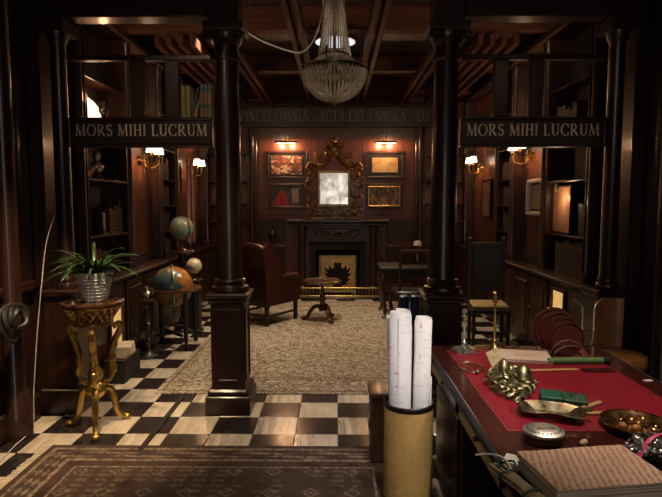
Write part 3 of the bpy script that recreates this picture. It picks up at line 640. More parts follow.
MB().ball((0, 0, .185), .02, 10, 8).build('head', 'black_wood', t, True)

# ------------------------------------------------------------------ fireplace
t = empty('fireplace', (0.03, FARY, 0), 0, 'dark carved wooden fireplace with broad mantel shelf and black firebox', 'fireplace')
MB().box(-.9, .9, -.45, -.0, 1.31, 1.36, .012).box(-.86, .86, -.41, -.0, 1.25, 1.31, .02).build('mantel_shelf', 'mahogany_x', t)
MB().box(-.76, .76, -.28, -.0, .96, 1.25, .004).build('overmantel', 'mahogany_x', t)
fz = MB().box(-.46, .46, -.30, -.28, 1.0, 1.2, .01).build('frieze_panel', 'mahogany_x', t)
sw = MB()
for e in (-1, 1):
    sw.tube(smoothpath([(0, -.305, 1.14), (e*.1, -.31, 1.07), (e*.2, -.31, 1.12), (e*.3, -.31, 1.17), (e*.4, -.305, 1.15)], 6), [.03*(1-abs(i-12)/20) for i in range(25)], 8)
    for k in range(5): sw.ball((e*(.06+.08*k), -.31, 1.09+.03*math.sin(k*1.7)), .024, 8, 6)
sw.ball((0, -.31, 1.08), .04, 10, 8).build('carved_swag', 'mahogany', fz, True)
for e in (-1, 1):
    xa, xb = sorted((e*.5, e*.76)); MB().box(xa, xb, -.26, 0, 0, .96, .004).build('jamb', 'mahogany', t)
    MB().box(e*.63-.11, e*.63+.11, -.4, -.24, 0, .14, .008).build('jamb_plinth', 'mahogany', t)
    MB().lathe([(.08, .14), (.08, .17), (.062, .19), (.058, 1.1), (.062, 1.12), (.08, 1.15), (.085, 1.25)], 20, (e*.63, -.32, 0)).build('jamb_column', 'mahogany', t, True)
    xa, xb = sorted((e*.40, e*.5)); MB().box(xa, xb, -.24, 0, .03, .96).build('slip', 'black_matte', t)
MB().box(-.40, .40, -.24, 0, .82, .96).build('slip', 'black_matte', t)
MB().box(-.40, .40, -.02, -.002, .03, .82).build('firebox_back', 'black_matte', t)
hs = MB().box(-.9, .9, -.22, 0, 0, .03, .005).build('hearth_slab', 'marble_black', loc=(.03, FARY-.46, 0)); tag(hs, 'black polished hearth slab in front of the fireplace', 'hearth')
t = empty('fire_screen', (0.03, FARY-.33, .031), 0, 'brass fire screen with a black heraldic bird before the firebox', 'fire screen')
MB().box(-.30, .30, -.008, .008, .06, .66, .003).build('panel', 'brass', t)
fr = MB()
for x0, x1, z0, z1 in ((-.33, .33, .03, .06), (-.33, .33, .66, .69), (-.33, -.30, .06, .66), (.30, .33, .06, .66)): fr.box(x0, x1, -.014, .014, z0, z1, .004)
fr.box(-.33, -.27, -.06, .06, 0, .03, .006).box(.27, .33, -.06, .06, 0, .03, .006).build('frame', 'old_brass', t)
half = [(0, .08), (.05, .10), (.09, .08), (.07, .15), (.12, .18), (.18, .16), (.15, .22), (.23, .27), (.17, .29), (.25, .38), (.18, .37), (.24, .49), (.16, .44), (.15, .53), (.10, .46), (.06, .49), (.07, .55), (.04, .58), (0, .56)]
MB().prism(half+[(-x_, z_) for x_, z_ in half[-2:0:-1]], .010, .016, Matrix.Rotation(PI/2, 4, 'X')).build('heraldic_bird', 'iron', t)
t = empty('fender', (0.03, FARY-.62, .0305), 0, 'low brass fender railing on the hearth', 'fender')
MB().box(-.74, .74, -.02, .02, 0, .03, .004).build('base_bar', 'brass', t)
MB().cyl(.012, (-.74, 0, .16), (.74, 0, .16), 10).build('top_rail', 'brass', t, True)
pl_ = MB()
for i in range(25): pl_.cyl(.005, (-.72+i*.06, 0, .03), (-.72+i*.06, 0, .15), 6)
tag(pl_.build('spindles', 'brass', t, True), kind='stuff')
for e in (-1, 1):
    MB().lathe([(.022, .03), (.016, .06), (.02, .1), (.014, .14), (.028, .17), (.022, .2), (0, .215)], 12, (e*.74, 0, 0)).build('post', 'brass', t, True)
    MB().box(min(e*.72, e*.75), max(e*.72, e*.75), 0.02, .13, 0, .03, .004).build('return_bar', 'brass', t)

# gilt mirror standing on the mantel
t = empty('mantel_mirror', (-.03, FARY-.16, 1.361), 0, 'ornate carved gilt mirror with tall crest standing on the mantel', 'mirror')
MB().box(-.26, .24, -.005, .0, .27, .82).build('mirror_pane', 'mirror_glass', t)
fr = MB()
for x0, x1, z0, z1 in ((-.30, .28, .22, .27), (-.30, .28, .82, .87), (-.30, -.26, .27, .82), (.24, .28, .27, .82)): fr.box(x0, x1, -.035, .01, z0, z1, .01)
fr.box(-.29, .27, .001, .012, .23, .86); fr.build('inner_frame', 'bronze_gilt', t)
def scroll(x, z, r, turns, a0, e=1, th=.02, y=-.03):
    n = int(14*turns); return [(x+e*r*(1-.72*i/n)*math.cos(a0+i/14*2*PI), y-.012*math.sin(i*.4), z+r*(1-.72*i/n)*math.sin(a0+i/14*2*PI)) for i in range(n+1)], [th*(1-.5*i/n) for i in range(n+1)]
rs = random.Random(3)
spec = [(.36, .12, .10, 1.3, 0), (.44, .28, .08, 1.4, 1), (.40, .45, .09, 1.2, 2.5), (.45, .62, .075, 1.4, 4), (.38, .76, .09, 1.3, .5), (.43, .92, .08, 1.4, 3), (.30, .97, .10, 1.3, 1.5), (.18, 1.05, .09, 1.4, 2.6), (.27, 1.13, .07, 1.2, 5), (.11, 1.17, .08, 1.4, .3), (.14, 1.30, .06, 1.3, 3.3), (.06, 1.38, .05, 1.3, 1), (.24, .10, .09, 1.3, 3.6), (.12, .13, .08, 1.4, .9), (.47, .10, .07, 1.2, 2)]
for e in (-1, 1):
    for (x_, z_, r_, tn_, a_) in spec:
        pts, ws = scroll(-.01+e*x_, z_, r_, tn_, a_, e); MB().tube(pts, ws, 7, flat=.8).build('scroll', 'bronze_gilt', t, True)
    MB().tube(smoothpath([(e*.5, -.03, .93), (e*.42, -.05, .99), (e*.28, -.06, .93), (e*.12, -.06, 1.0), (e*.03, -.05, 1.12)], 6), [.016+.014*math.sin(PI*i/24) for i in range(25)], 8).build('crest_arm', 'bronze_gilt', t, True)
    MB().box(*sorted((-.01+e*.1, -.01+e*.45)), -.05, .02, 0, .03, .008).build('foot', 'bronze_gilt', t)
cr = MB().ball((0, -.03, 1.24), .07, 14, 10, (1, .5, 1.3)).ball((0, -.03, 1.38), .045, 12, 8, (1, .5, 1.4))
for k in range(7):
    a = -PI*.1+PI*1.2*k/6; cr.tube([(0, -.04, 1.22), (.10*math.cos(a), -.05, 1.22+.12*math.sin(a)), (.15*math.cos(a), -.03, 1.22+.16*math.sin(a))], [.02, .022, .006], 6)
cr.build('crest', 'bronze_gilt', t, True)
lf = MB()
for k in range(90):
    e = rs.choice((-1, 1)); q = rs.random()
    if q < .6: x_, z_ = e*rs.uniform(.31, .5), rs.uniform(.05, 1.0)
    elif q < .8: x_, z_ = e*rs.uniform(.02, .42), rs.uniform(.04, .2)
    else: z_ = rs.uniform(.9, 1.35); x_ = e*rs.uniform(.0, .42-.8*(z_-.9))
    lf.ball((x_, -.03+rs.uniform(-.02, .01), z_), rs.uniform(.016, .034), 7, 5, (1, .6, rs.uniform(.7, 1.5)))
tag(lf.build('carved_leaves', 'bronze_gilt', t, True), kind='stuff')

# small wall brackets flanking the fireplace
for s, lb in ((-1, 'small carved dark bracket on the wainscot left of the fireplace'),):
    t = empty('wall_bracket', (s*1.15, FARY-.015, 1.0), 0, lb, 'bracket')
    MB().lathe([(0, -.1), (.02, -.09), (.05, -.02), (.06, .02), (.08, .05), (.08, .07)], 12, (0, -.085, 0)).build('corbel', 'black_wood', t, True)
    MB().ball((0, -.09, .11), .05, 12, 8).build('ornament', 'bronze_gilt', t, True)

# ------------------------------------------------------------------ rugs and strip
def rug(name, R, mat, lab, fringe):
    o = MB().box(0, R[1]-R[0], 0, R[3]-R[2], 0, .009, .003).build(name, mat, loc=(R[0], R[2], .0006)); tag(o, lab, 'rug')
    if fringe:
        b = MB(); L = R[3]-R[2]
        for i in range(int((R[3]-R[2])/.02)):
            y_ = .01+i*.02; b.box(-.05-random.random()*.015, 0, y_, y_+.011, .0, .004)
        tag(b.build('fringe', 'cream_paper', o), kind='stuff')
    return o
rug('patterned_rug', RUGP, 'rug_pale', 'large pale gold floral rug before the fireplace', False)
rug('persian_rug', RUGF, 'rug_front', 'dark brown geometric rug with patterned border in the foreground', True)
tag(MB().box(-1.325, -1.285, 3.42, 4.42, .0006, .014, .004).build('floor_strip', 'black_wood'), 'black wooden strip lying across the chequered tiles', 'strip')

# ------------------------------------------------------------------ chandelier
t = empty('chandelier', (-.015, 5.2, 2.59), 0, 'large crystal basket chandelier with beaded tent hanging from the ceiling', 'chandelier')
MB().ring([(.14, .43), (.15, .435), (.15, .455), (.14, .46)], 32).build('upper_ring', 'old_brass', t, True)
MB().ring([(.285, .285), (.30, .295), (.30, .335), (.285, .345)], 40).build('main_ring', 'old_brass', t, True)
MB().lathe([(.09, 1.06), (.11, 1.07), (.10, 1.10), (.03, 1.12), (.02, 1.156)], 24).build('crown', 'old_brass', t, True)
MB().cyl(.008, (0, 0, .0), (0, 0, 1.1), 8).build('rod', 'old_brass', t, True)
MB().lathe([(0, -.03), (.018, -.02), (.012, .0), (.03, .012), (.075, .03), (.08, .045), (.06, .05)], 20).build('finial', 'old_brass', t, True)
tb = MB(); NB = 34
for i in range(NB):
    a = 2*PI*i/NB
    for k in range(50):
        f = k/49; r = .15+(.085-.15)*f; z = .455+f*.61; sag = -.012*math.sin(PI*f)
        tb.octa(((r+sag)*math.cos(a), (r+sag)*math.sin(a), z), .0088, .009)
tag(tb.build('bead_tent', 'crystal', t), kind='stuff')
sh = MB()
for i in range(40):
    a = 2*PI*i/40
    for k in range(14):
        f = k/13; r = .29+(.15-.29)*f; z = .34+f*.095-.015*math.sin(PI*f); sh.octa((r*math.cos(a), r*math.sin(a), z), .0085, .009)
tag(sh.build('bead_shoulder', 'crystal', t), kind='stuff')
bk = MB()
for i in range(44):
    a = 2*PI*i/44
    for k in range(26):
        th = (k/25)*1.30; r = .298*math.cos(th); z = .30-.275*math.sin(th)
        rr = .0155 if k < 9 else .0125
        bk.octa((r*math.cos(a), r*math.sin(a), z), rr*(.6+.4*math.cos(th)), rr)
tag(bk.build('bead_basket', 'crystal', t), kind='stuff')
for k in range(6):
    a = 2*PI*k/6+.3; ar = MB().tube(smoothpath([(.24*math.cos(a), .24*math.sin(a), .33), (.33*math.cos(a), .33*math.sin(a), .36), (.31*math.cos(a), .31*math.sin(a), .46)], 5), .007, 6).build('arm', 'old_brass', t, True)
light('POINT', (0, 0, .2), .7, (1, .8, .6), .06, parent=t); light('POINT', (0, 0, .75), .35, (1, .8, .6), .05, parent=t)
dl = empty('ceiling_lamp', (-.01, 6.85, 3.74), 0, 'round white ceiling lamp behind the chandelier', 'lamp')
MB().ring([(.25, -.10), (.27, -.09), (.27, 0), (.245, 0)], 32).build('rim', 'silver', dl, True)
MB().lathe([(0, -.095), (.245, -.095), (.245, -.085), (0, -.085)], 32).build('diffuser', 'disc_light', dl, True)
cb = smoothpath([(-.99, 5.85, 3.49), (-.8, 5.8, 3.36), (-.5, 5.6, 3.2), (-.33, 5.5, 3.16), (-.2, 5.45, 3.3), (-.13, 5.4, 3.55), (-.12, 5.4, 3.75)], 8)
tag(MB().tube(cb, .008, 6).build('hanging_cable', 'cable_grey', None, True), 'grey cable hanging in a loop beneath the ceiling beams', 'cable')

# ceiling spotlights (assumed, unseen fixtures with their own lamps; basket and motto ones are added fill)
def spot(loc, target, power, col, ang, lab, size=.06, blend=.7):
    t = empty('unseen_spotlight', loc, 0, lab, 'spotlight', 'assumed and added spotlights')
    MB().ring([(.06, 0), (.06, .07), (.05, .08), (.045, .08), (.045, .0)], 20).build('can', 'iron', t, True)
    MB().lathe([(0, .018), (.044, .018), (.044, .022), (0, .022)], 16).build('lens', 'spot_lens', t)
    d = Vector(target)-Vector(loc)
    o = light('SPOT', (0, 0, -.01), power, col, size, parent=t, angle=ang, blend=blend); o.rotation_euler = d.to_track_quat('-Z', 'Y').to_euler()
spot((-1.45, 2.9, 3.235), (-1.9, 3.72, 0), 520, (1, .72, .40), 44, 'assumed black ceiling spotlight above the gilt plant stand')  # unseen lamp assumed from the warm light on stand and floor
spot((1.35, 2.2, 3.235), (1.2, 2.4, .78), 190, (1, .78, .60), 58, 'assumed black ceiling spotlight above the red leather desk')  # assumed overhead lamp, out of view, lights the desk
spot((0.0, 6.28, 3.66), (-.1, 6.3, 0), 420, (1, .78, .52), 100, 'assumed black ceiling spotlight above the middle of the pale rug')  # assumed lamp hidden behind the beam, lights the pale rug
spot((-1.48, 6.28, 3.66), (-1.95, 5.6, 0), 170, (1, .80, .52), 60, 'assumed black ceiling spotlight above the standing globe')  # unseen lamp assumed from the bright tiles near the globe
spot((-.0, 8.05, 3.66), (-.4, 8.1, 0), 180, (1, .80, .56), 70, 'assumed black ceiling spotlight before the fireplace')  # assumed lamp out of sight, for the lighter rug by the hearth
spot((0.7, .15, 3.235), (.37, 2.85, .55), 420, (1, .92, .88), 24, 'added white fill spotlight out of view for the basket of paper rolls')  # added front fill near the camera, brightens the basket and rolls
spot((-.8, 2.9, 3.235), (-.85, 3.65, 0), 110, (1, .80, .60), 68, 'assumed black ceiling spotlight above the dark patterned rug')  # unseen lamp assumed for the light on front rug and tiles
spot((-1.2, 2.4, 3.235), (-1.2, 4.2, 2.40), 26, (1, .76, .5), 34, 'added black fill spotlight out of view aimed at the left motto board')  # unseen lamp added to lift the left letters and shelf books
spot((1.4, 2.9, 3.235), (1.4, 4.2, 2.25), 7, (1, .76, .5), 40, 'added black fill spotlight out of view aimed at the right motto board')  # unseen lamp added to lift the right-hand lettering
for sx, lb in ((-1, 'left'), (1, 'right')):
    spot((sx*1.45, 4.36, 3.36), (sx*1.2, 5.95, 3.66), 55, (1, .72, .5), 110, f'assumed black spotlight on top of the {lb} motto screen header')  # assumed lamps hidden behind the headers, light the cross beam

# ------------------------------------------------------------------ furniture of the back room
# wing chair seen from behind
t = empty('wing_chair', (-.97, 7.42, .001), math.radians(55), 'burgundy leather wing chair seen from behind near the fireplace', 'armchair')
# local +X is the way it faces, width along Y
MB().box(-.28, .34, -.27, .27, .30, .42, .03).build('seat_base', 'wine_leather', t, True)
MB().box(-.22, .35, -.235, .235, .42, .51, .04).build('seat_cushion', 'wine_leather', t, True)
bk_ = MB(); prof = []
n = 12; vv = []; 
for k in range(n+1):
    f = k/n; yy = -.31+.62*f; top = 1.12-.05*(2*f-1)**2-.03*abs(2*f-1)**6
    vv += [(-.30, yy, .26), (-.40, yy, top-.05), (-.38, yy, top), (-.33, yy, top), (-.30, yy, top-.06), (-.18, yy, .3)]
ff = []
for k in range(n):
    for j in range(6): ff.append((k*6+j, (k+1)*6+j, (k+1)*6+(j+1) % 6, k*6+(j+1) % 6))
ff += [tuple(range(6)), tuple(n*6+j for j in range(6))[::-1]]
MB().add(vv, ff).build('backrest', 'wine_leather', t, True)
for e in (-1, 1):
    P = [(-.34, .28), (.32, .28), (.35, .56), (.31, .63), (.10, .64), (-.02, .72), (-.10, .95), (-.16, 1.06), (-.30, 1.10), (-.38, 1.05)]
    wg = MB().prism(P, .25, .315, Matrix(((1, 0, 0, 0), (0, 0, e, 0), (0, 1, 0, 0), (0, 0, 0, 1)))).build('wing_side', 'wine_leather', t)
    MB().tube([(-.05, e*.285, .64), (.30, e*.285, .63), (.35, e*.285, .56), (.345, e*.285, .3)], [.045, .05, .045, .03], 10).build('arm_roll', 'wine_leather', wg, True)
    for xx in (-.30, .30): MB().box(xx-.025, xx+.025, e*.27-.025, e*.27+.025, .009, .30, .006).build('leg', 'black_wood', t)
    MB().box(-.275, .275, e*.27-.014, e*.27+.014, .12, .15, .004).build('stretcher', 'black_wood', t)
MB().box(-.315, -.285, -.245, .245, .12, .15, .004).build('stretcher', 'black_wood', t)

# tripod table
def tripod(loc, rz, r, h, lab, mat='walnut'):
    t = empty('tripod_table', loc, rz, lab, 'table')
    MB().lathe([(r-.02, h-.025), (r, h-.015), (r, h), (r-.012, h+.006), (r-.02, h), (0, h)], 40).build('table_top', mat, t, True)
    MB().lathe([(.05, .13), (.055, .16), (.03, .2), (.045, .27), (.05, .3), (.025, .38), (.022, .48), (.05, .53), (.1, h-.026)], 20).build('pedestal', mat, t, True)
    for k in range(3):
        a = 2*PI*k/3-PI/2; c, s_ = math.cos(a), math.sin(a)
        pts = smoothpath([(q*c, q*s_, z) for q, z in ((.03, .19), (.10, .19), (.17, .12), (.21, .05), (.26, .022), (.30, .028))], 4)
        MB().tube(pts, [.032-.012*i/20 for i in range(21)], 8).build('leg', mat, t, True)
tripod((-.19, 7.42, .0115), .5, .27, .56, 'small round polished tripod table on the pale rug')
tg = empty('ashtray', (-.16, 7.36, .5782), 0, 'small brass dish on the tripod table', 'dish'); MB().lathe([(0, 0), (.03, 0), (.045, .012), (.042, .013), (.028, .004), (0, .004)], 16).build('bowl', 'brass', tg, True); MB().lathe([(.042, .012), (.047, .014), (.042, .016)], 16).build('rim', 'brass', tg, True)

# library table and chair on the right of the hearth
t = empty('library_table', (1.06, 7.80, .0098), 0, 'dark library table with cabriole legs right of the fireplace', 'table')
MB().box(-.44, .44, -.35, .35, .70, .74, .01).build('table_top', 'black_wood', t)
MB().box(-.40, .40, -.31, .31, .60, .70, .005).build('apron', 'black_wood', t)
for sx in (-1, 1):
    for sy in (-1, 1):
        pts = smoothpath([(sx*.37, sy*.28, .64), (sx*.41, sy*.31, .50), (sx*.38, sy*.29, .25), (sx*.36, sy*.27, .08), (sx*.40, sy*.30, .022)], 5); MB().tube(pts, [.04-.02*i/20 for i in range(21)], 8).build('leg', 'mahogany', t, True)
t = empty('table_lamp', (1.20, 7.85, .7499), 0, 'small lamp with pale dome shade on the library table', 'lamp')
MB().lathe([(.06, 0), (.06, .012), (.015, .025), (.01, .3), (0, .3)], 16).build('base', 'old_brass', t, True)
MB().lathe([(.065, .28), (.06, .32), (.04, .345), (0, .355)], 18).build('shade', 'lamp_white', t, True)
t = empty('side_chair', (1.0, 7.12, .0115), math.radians(186), 'dark rail-backed side chair drawn up to the library table', 'chair')
MB().box(-.23, .23, -.21, .21, .42, .49, .02).build('seat', 'black_leather', t, True)
for sx in (-1, 1):
    pts = smoothpath([(sx*.2, -.18, .44), (sx*.23, -.21, .34), (sx*.21, -.2, .15), (sx*.2, -.2, .05), (sx*.22, -.22, .018)], 5); MB().tube(pts, [.034-.018*i/20 for i in range(21)], 8).build('leg', 'black_wood', t, True)
    MB().tube(smoothpath([(sx*.19, .2, .0), (sx*.19, .18, .44), (sx*.19, .2, .80), (sx*.18, .24, 1.04)], 5), [.018]*16, 8).build('leg', 'black_wood', t, True)
MB().box(-.2, .2, .225, .25, .99, 1.04, .01).build('crest_rail', 'mahogany_x', t); MB().box(-.19, .19, .205, .225, .84, .88, .006).build('back_rail', 'mahogany_x', t)
for k in range(5): MB().lathe([(.009, .88), (.014, .935), (.009, .99)], 8, (-.12+.06*k, .222, 0)).build('spindle', 'black_wood', t, True)

# ------------------------------------------------------------------ globes on the left
t = empty('floor_globe', (-1.89, 6.1, 0), 0, 'large orange and blue terrestrial globe in a dark floor stand', 'globe')
MB().ball((0, 0, .69), .235, 40, 24).build('sphere', 'globe_big', t, True)
o = t.children[0]; o.rotation_euler = (0, 0, 0)
MB().ring([(.25, .655), (.33, .655), (.335, .665), (.33, .68), (.25, .68)], 40).build('horizon_ring', 'walnut', t, True)
mr = MB(); mr.tube([(.252*math.sin(a)*.35, -.252*math.sin(a)*.94, .69+.252*math.cos(a)) for a in [2*PI*i/48 for i in range(48)]], .011, 8, True, .5).build('meridian_ring', 'old_brass', t, True)
for k in range(4):
    a = PI/4+k*PI/2; c, s_ = math.cos(a)*.29, math.sin(a)*.29
    MB().lathe([(.02, .0), (.032, .03), (.018, .06), (.022, .12), (.03, .22), (.018, .27), (.026, .33), (.032, .45), (.02, .5), (.026, .55), (.02, .655)], 14, (c, s_, 0)).build('leg', 'black_wood', t, True)
MB().box(-.21, .21, -.012, .012, .13, .165, .004).box(-.012, .012, -.21, .21, .13, .165, .004).build('stretcher', 'black_wood', t, rot=(0, 0, PI/4))
# tall side cabinet carrying the pale globe
t = empty('pedestal_stand', (-2.02, 6.98, 0), 0, 'dark turned pedestal carrying the pale green globe', 'pedestal')
MB().box(-.1, .1, -.1, .1, 0, .06, .01).build('base', 'black_wood', t)
MB().lathe([(.05, .06), (.07, .1), (.035, .16), (.045, .5), (.035, .85), (.06, .92), (.05, .98)], 18).build('shaft', 'black_wood', t, True)
MB().lathe([(.05, .98), (.16, 1.0), (.165, 1.02), (.16, 1.03), (0, 1.03)], 24).build('top', 'walnut', t, True)
t = empty('desk_globe', (-2.02, 6.98, 1.031), 0, 'pale green desk globe on its turned pedestal', 'globe')
MB().lathe([(.07, 0), (.075, .012), (.03, .025), (.012, .05), (.01, .135)], 18).build('foot', 'walnut', t, True)
MB().ball((0, 0, .29), .155, 32, 20).build('sphere', 'globe_pale', t, True)
MB().tube([(.168*math.sin(a)*.8, -.168*math.sin(a)*.6, .29+.168*math.cos(a)) for a in [2*PI*i/40 for i in range(40)]], .006, 6, True).build('meridian_ring', 'old_brass', t, True)
t = empty('globe_plinth', (-1.80, 6.72, 0), 0, 'low dark plinth behind the large globe carrying the small cream globe', 'plinth')
MB().box(-.09, .09, -.09, .09, 0, .05, .008).build('base', 'black_wood', t); MB().box(-.07, .07, -.07, .07, .05, .66, .008).build('shaft', 'black_wood', t); MB().box(-.09, .09, -.09, .09, .66, .69, .008).build('top', 'walnut', t)
t = empty('small_globe', (-1.80, 6.72, .691), 0, 'small cream globe just behind the large orange globe', 'globe')
MB().lathe([(.05, 0), (.05, .01), (.012, .02), (.01, .07)], 14).build('foot', 'walnut', t, True); MB().ball((0, 0, .165), .1, 24, 16).build('sphere', 'globe_cream', t, True)
# twisted stand with silver ewer
t = empty('twist_stand', (-2.02, 5.62, 0), 0, 'dark barley-twist candle stand beside the large globe', 'stand')
b = MB()
for ph in (0, PI):
    b.tube([(.016*math.cos(q*.55+ph), .016*math.sin(q*.55+ph), .06+q*.01) for q in range(54)], .013, 6)
b.build('twist_shaft', 'walnut', t, True)
MB().lathe([(.11, 0), (.11, .02), (.05, .04), (.03, .07)], 18).build('base', 'black_wood', t, True); MB().lathe([(.03, .58), (.06, .6), (.09, .61), (.09, .625), (0, .625)], 18).build('top', 'walnut', t, True)
t = empty('silver_ewer', (-2.02, 5.62, .6251), 0, 'small silver ewer with dents on the barley-twist stand', 'ewer')
MB().lathe([(.03, 0), (.02, .01), (.018, .02), (.04, .05), (.045, .075), (.025, .1), (.018, .12), (.028, .14)], 16).build('body', 'silver', t, True)
MB().tube(smoothpath([(.022, 0, .12), (.065, 0, .12), (.07, 0, .07), (.042, 0, .05)], 5), .005, 6).build('handle', 'silver', t, True)
# papers on a low step by the left wall
t = empty('step_box', (-2.02, 4.95, 0), 0, 'low dark box by the left wall carrying white papers', 'box')
MB().box(-.09, .09, -.2, .2, 0, .2, .008).build('body', 'black_matte', t); MB().box(-.095, .095, -.205, .205, .2, .22, .006).build('lid', 'black_wood', t)
for k in range(3):
    o = MB().box(-.08, .085, -.12, .12, 0, .035, .004).build('paper_pad', 'cream_paper', loc=(-2.02+.006*k, 4.93, .2201+k*.0352), rot=(0, 0, .1*k)); tag(o, ['lowest white paper pad of the stack on the low dark box', 'middle white paper pad of the stack on the low dark box', 'topmost white paper pad of the stack on the low dark box'][k], 'paper pad', 'paper pads on the low box')
# statuette, scroll and candle in the left bookcase
t = empty('statuette', (-2.37, 5.33, 1.881), 0, 'silvery bust statuette on a shelf of the left near bookcase', 'statuette')
MB().lathe([(.05, 0), (.05, .03), (.03, .04), (.025, .07)], 14).build('socle', 'black_wood', t, True)
MB().lathe([(.03, .07), (.06, .1), (.065, .13), (.045, .165), (.022, .18), (.02, .2)], 16, squash=1.0).build('torso', 'silver', t, True)
b = MB().ball((0, 0, .235), .042, 16, 12, (.9, .85, 1.15)); b.ball((.036, -.01, .232), .01, 8, 6); b.build('head', 'silver', t, True)
t = empty('candlestick', (-2.36, 5.42, 1.331), 0, 'white candle in a low holder on the left near bookcase', 'candle')
MB().lathe([(.045, 0), (.045, .01), (.015, .02), (.018, .05), (0, .05)], 14).build('holder', 'old_brass', t, True); MB().lathe([(.014, .05), (.014, .22), (0, .225)], 12).build('candle', 'cream_paper', t, True)
t = empty('scroll', (-2.37, 5.2, 1.8811), 0, 'rolled pale parchment leaning on the shelf beside the statuette', 'scroll')
MB().cyl(.03, (0, -.12, .031), (0, .02, .10), 14).build('roll', 'cream_paper', t, True); MB().cyl(.031, (0, -.06, .061), (0, -.05, .066), 14).build('band', 'flag_red', t, True)
# flag and post on the left far end
t = empty('flag', (-2.28, 8.3, .926), 0, 'furled red and white flag on a pole at the left wall', 'flag')
MB().cyl(.012, (0, 0, 0), (0, 0, 1.35), 10).build('pole', 'old_brass', t, True)
MB().lathe([(0, 1.35), (.02, 1.37), (.025, 1.39), (0, 1.45)], 10).build('finial', 'brass', t, True)
def drape(y0, y1, mat, seed):
    n, mz = 14, 10; vv = []; rr = random.Random(seed)
    for j in range(mz+1):
        z = 1.3-1.15*j/mz
        for i in range(n+1):
            f = i/n; vv.append((.03+.018*math.sin(f*16+j*.3+seed), y0+(y1-y0)*f*(.55+.45*j/mz), z-.06*math.sin(f*3)))
    ff = [(j*(n+1)+i, j*(n+1)+i+1, (j+1)*(n+1)+i+1, (j+1)*(n+1)+i) for j in range(mz) for i in range(n)]
    o = MB().add(vv, ff).build('cloth', mat, t, True); so = o.modifiers.new('thick', 'SOLIDIFY'); so.thickness = .004; return o
drape(-.16, -.05, 'flag_white', 1); drape(-.05, .04, 'flag_red', 2); drape(.04, .16, 'flag_white', 3)
for s, x_, z_, lb, kind in ((-1, -1.75, 1.325, 'small bust with red drape in the alcove left of the hearth', 0), (1, 1.80, 1.325, 'small cream bust in the alcove right of the hearth', 1), (1, 1.78, 2.045, 'small brass jar on the alcove shelf right of the hearth', 2), (1, 1.95, 1.645, 'pale ginger jar in the alcove right of the hearth', 3), (-1, -1.9, 2.045, 'brass urn on the alcove shelf left of the hearth', 2)):
    t = empty('ornament', (x_, FARY-.13, z_), 0, lb, 'ornament')
    if kind < 2:
        MB().lathe([(.05, 0), (.05, .02), (.025, .04), (.06, .09), (.05, .13), (.02, .15)], 14).build('torso', 'flag_red' if kind == 0 else 'skin_cream', t, True); MB().ball((0, 0, .19), .045, 14, 10, (.9, .9, 1.1)).build('head', 'skin_cream', t, True)
    else:
        MB().lathe([(.035, 0), (.06, .06), (.065, .1), (.04, .14), (.03, .15)], 14).build('body', 'brass' if kind == 2 else 'skin_cream', t, True); MB().lathe([(.036, .15), (.03, .17), (.008, .18), (.01, .2), (0, .205)], 12).build('lid', 'brass', t, True)

# ------------------------------------------------------------------ gilt stand and plant
t = empty('plant_stand', (-1.755, 3.80, 0), 0, 'ornate gilt tripod stand with lattice basket top carrying the plant', 'plant stand')
MB().lathe([(.20, .925), (.215, .93), (.215, .945), (.20, .95), (0, .95)], 36).build('top', 'walnut', t, True)
lb_ = MB(); NL = 22
rad = lambda z: .125+(.205-.125)*((z-.79)/.13)**1.3
for i in range(NL):
    for e in (-1, 1):
        lb_.tube([(rad(.79+.13*k/6)*math.cos(2*PI*(i+e*k*.33)/NL), rad(.79+.13*k/6)*math.sin(2*PI*(i+e*k*.33)/NL), .79+.13*k/6) for k in range(7)], .0052, 5)
tag(lb_.build('lattice_basket', 'gilt', t, True), kind='stuff')
MB().ring([(.20, .905), (.212, .912), (.212, .922), (.2, .927)], 36).build('basket_rim', 'gilt', t, True); MB().lathe([(.12, .77), (.135, .78), (.135, .795), (.12, .80), (0, .80)], 30).build('basket_floor', 'gilt', t, True)
for k in range(3):
    a = math.radians(-70+120*k); c, s_ = math.cos(a), math.sin(a)
    pts = smoothpath([(q*c, q*s_, z) for q, z in ((.155, .73), (.175, .755), (.20, .745), (.195, .70), (.155, .63), (.125, .54), (.125, .45), (.13, .39), (.10, .34), (.05, .33), (.02, .36))], 4)
    lg = MB().tube(pts, [.013+.012*math.sin(PI*min(1, i/34)) for i in range(len(pts))], 8).build('upper_leg', 'gilt', t, True)
    MB().tube([(q*c, q*s_, z) for q, z in ((.16, .72), (.13, .78))], .012, 6).build('bracket', 'gilt', lg, True)
    lp = MB()
    for q, z in ((.15, .6), (.135, .5), (.14, .42)): lp.ball((q*c, q*s_, z), .026, 8, 6, (1, 1, 1.6))
    lp.build('leaf_ornament', 'gilt', lg, True)
    a2 = math.radians(-70+120*k); pts = smoothpath([(q*math.cos(a2), q*math.sin(a2), z) for q, z in ((.02, .25), (.07, .29), (.115, .26), (.135, .18), (.15, .10), (.185, .045), (.225, .025))], 5)
    ll = MB().tube(pts, [.026-.010*abs(i-10)/20 for i in range(len(pts))], 8).build('lower_leg', 'gilt', t, True)
    MB().ball((.225*math.cos(a2), .225*math.sin(a2), .0215), .0215, 10, 8, (1.6, 1.2, 1)).build('foot', 'gilt', ll, True)
MB().lathe([(.02, .22), (.06, .25), (.075, .29), (.06, .33), (.03, .35), (.05, .38), (.055, .42), (.035, .45), (.02, .46), (.028, .48), (.0, .51)], 22).build('central_urn', 'gilt', t, True)
t = empty('potted_plant', (-1.735, 3.80, .9505), 0, 'green leafy plant in a white ribbed pot on the gilt stand', 'plant')
MB().lathe([(.075, 0), (.085, .005), (.10, .08), (.115, .16), (.122, .19), (.124, .205), (.112, .205), (.108, .17), (0, .17)], 36).build('pot', 'white_ceramic', t, True)
pb = MB()
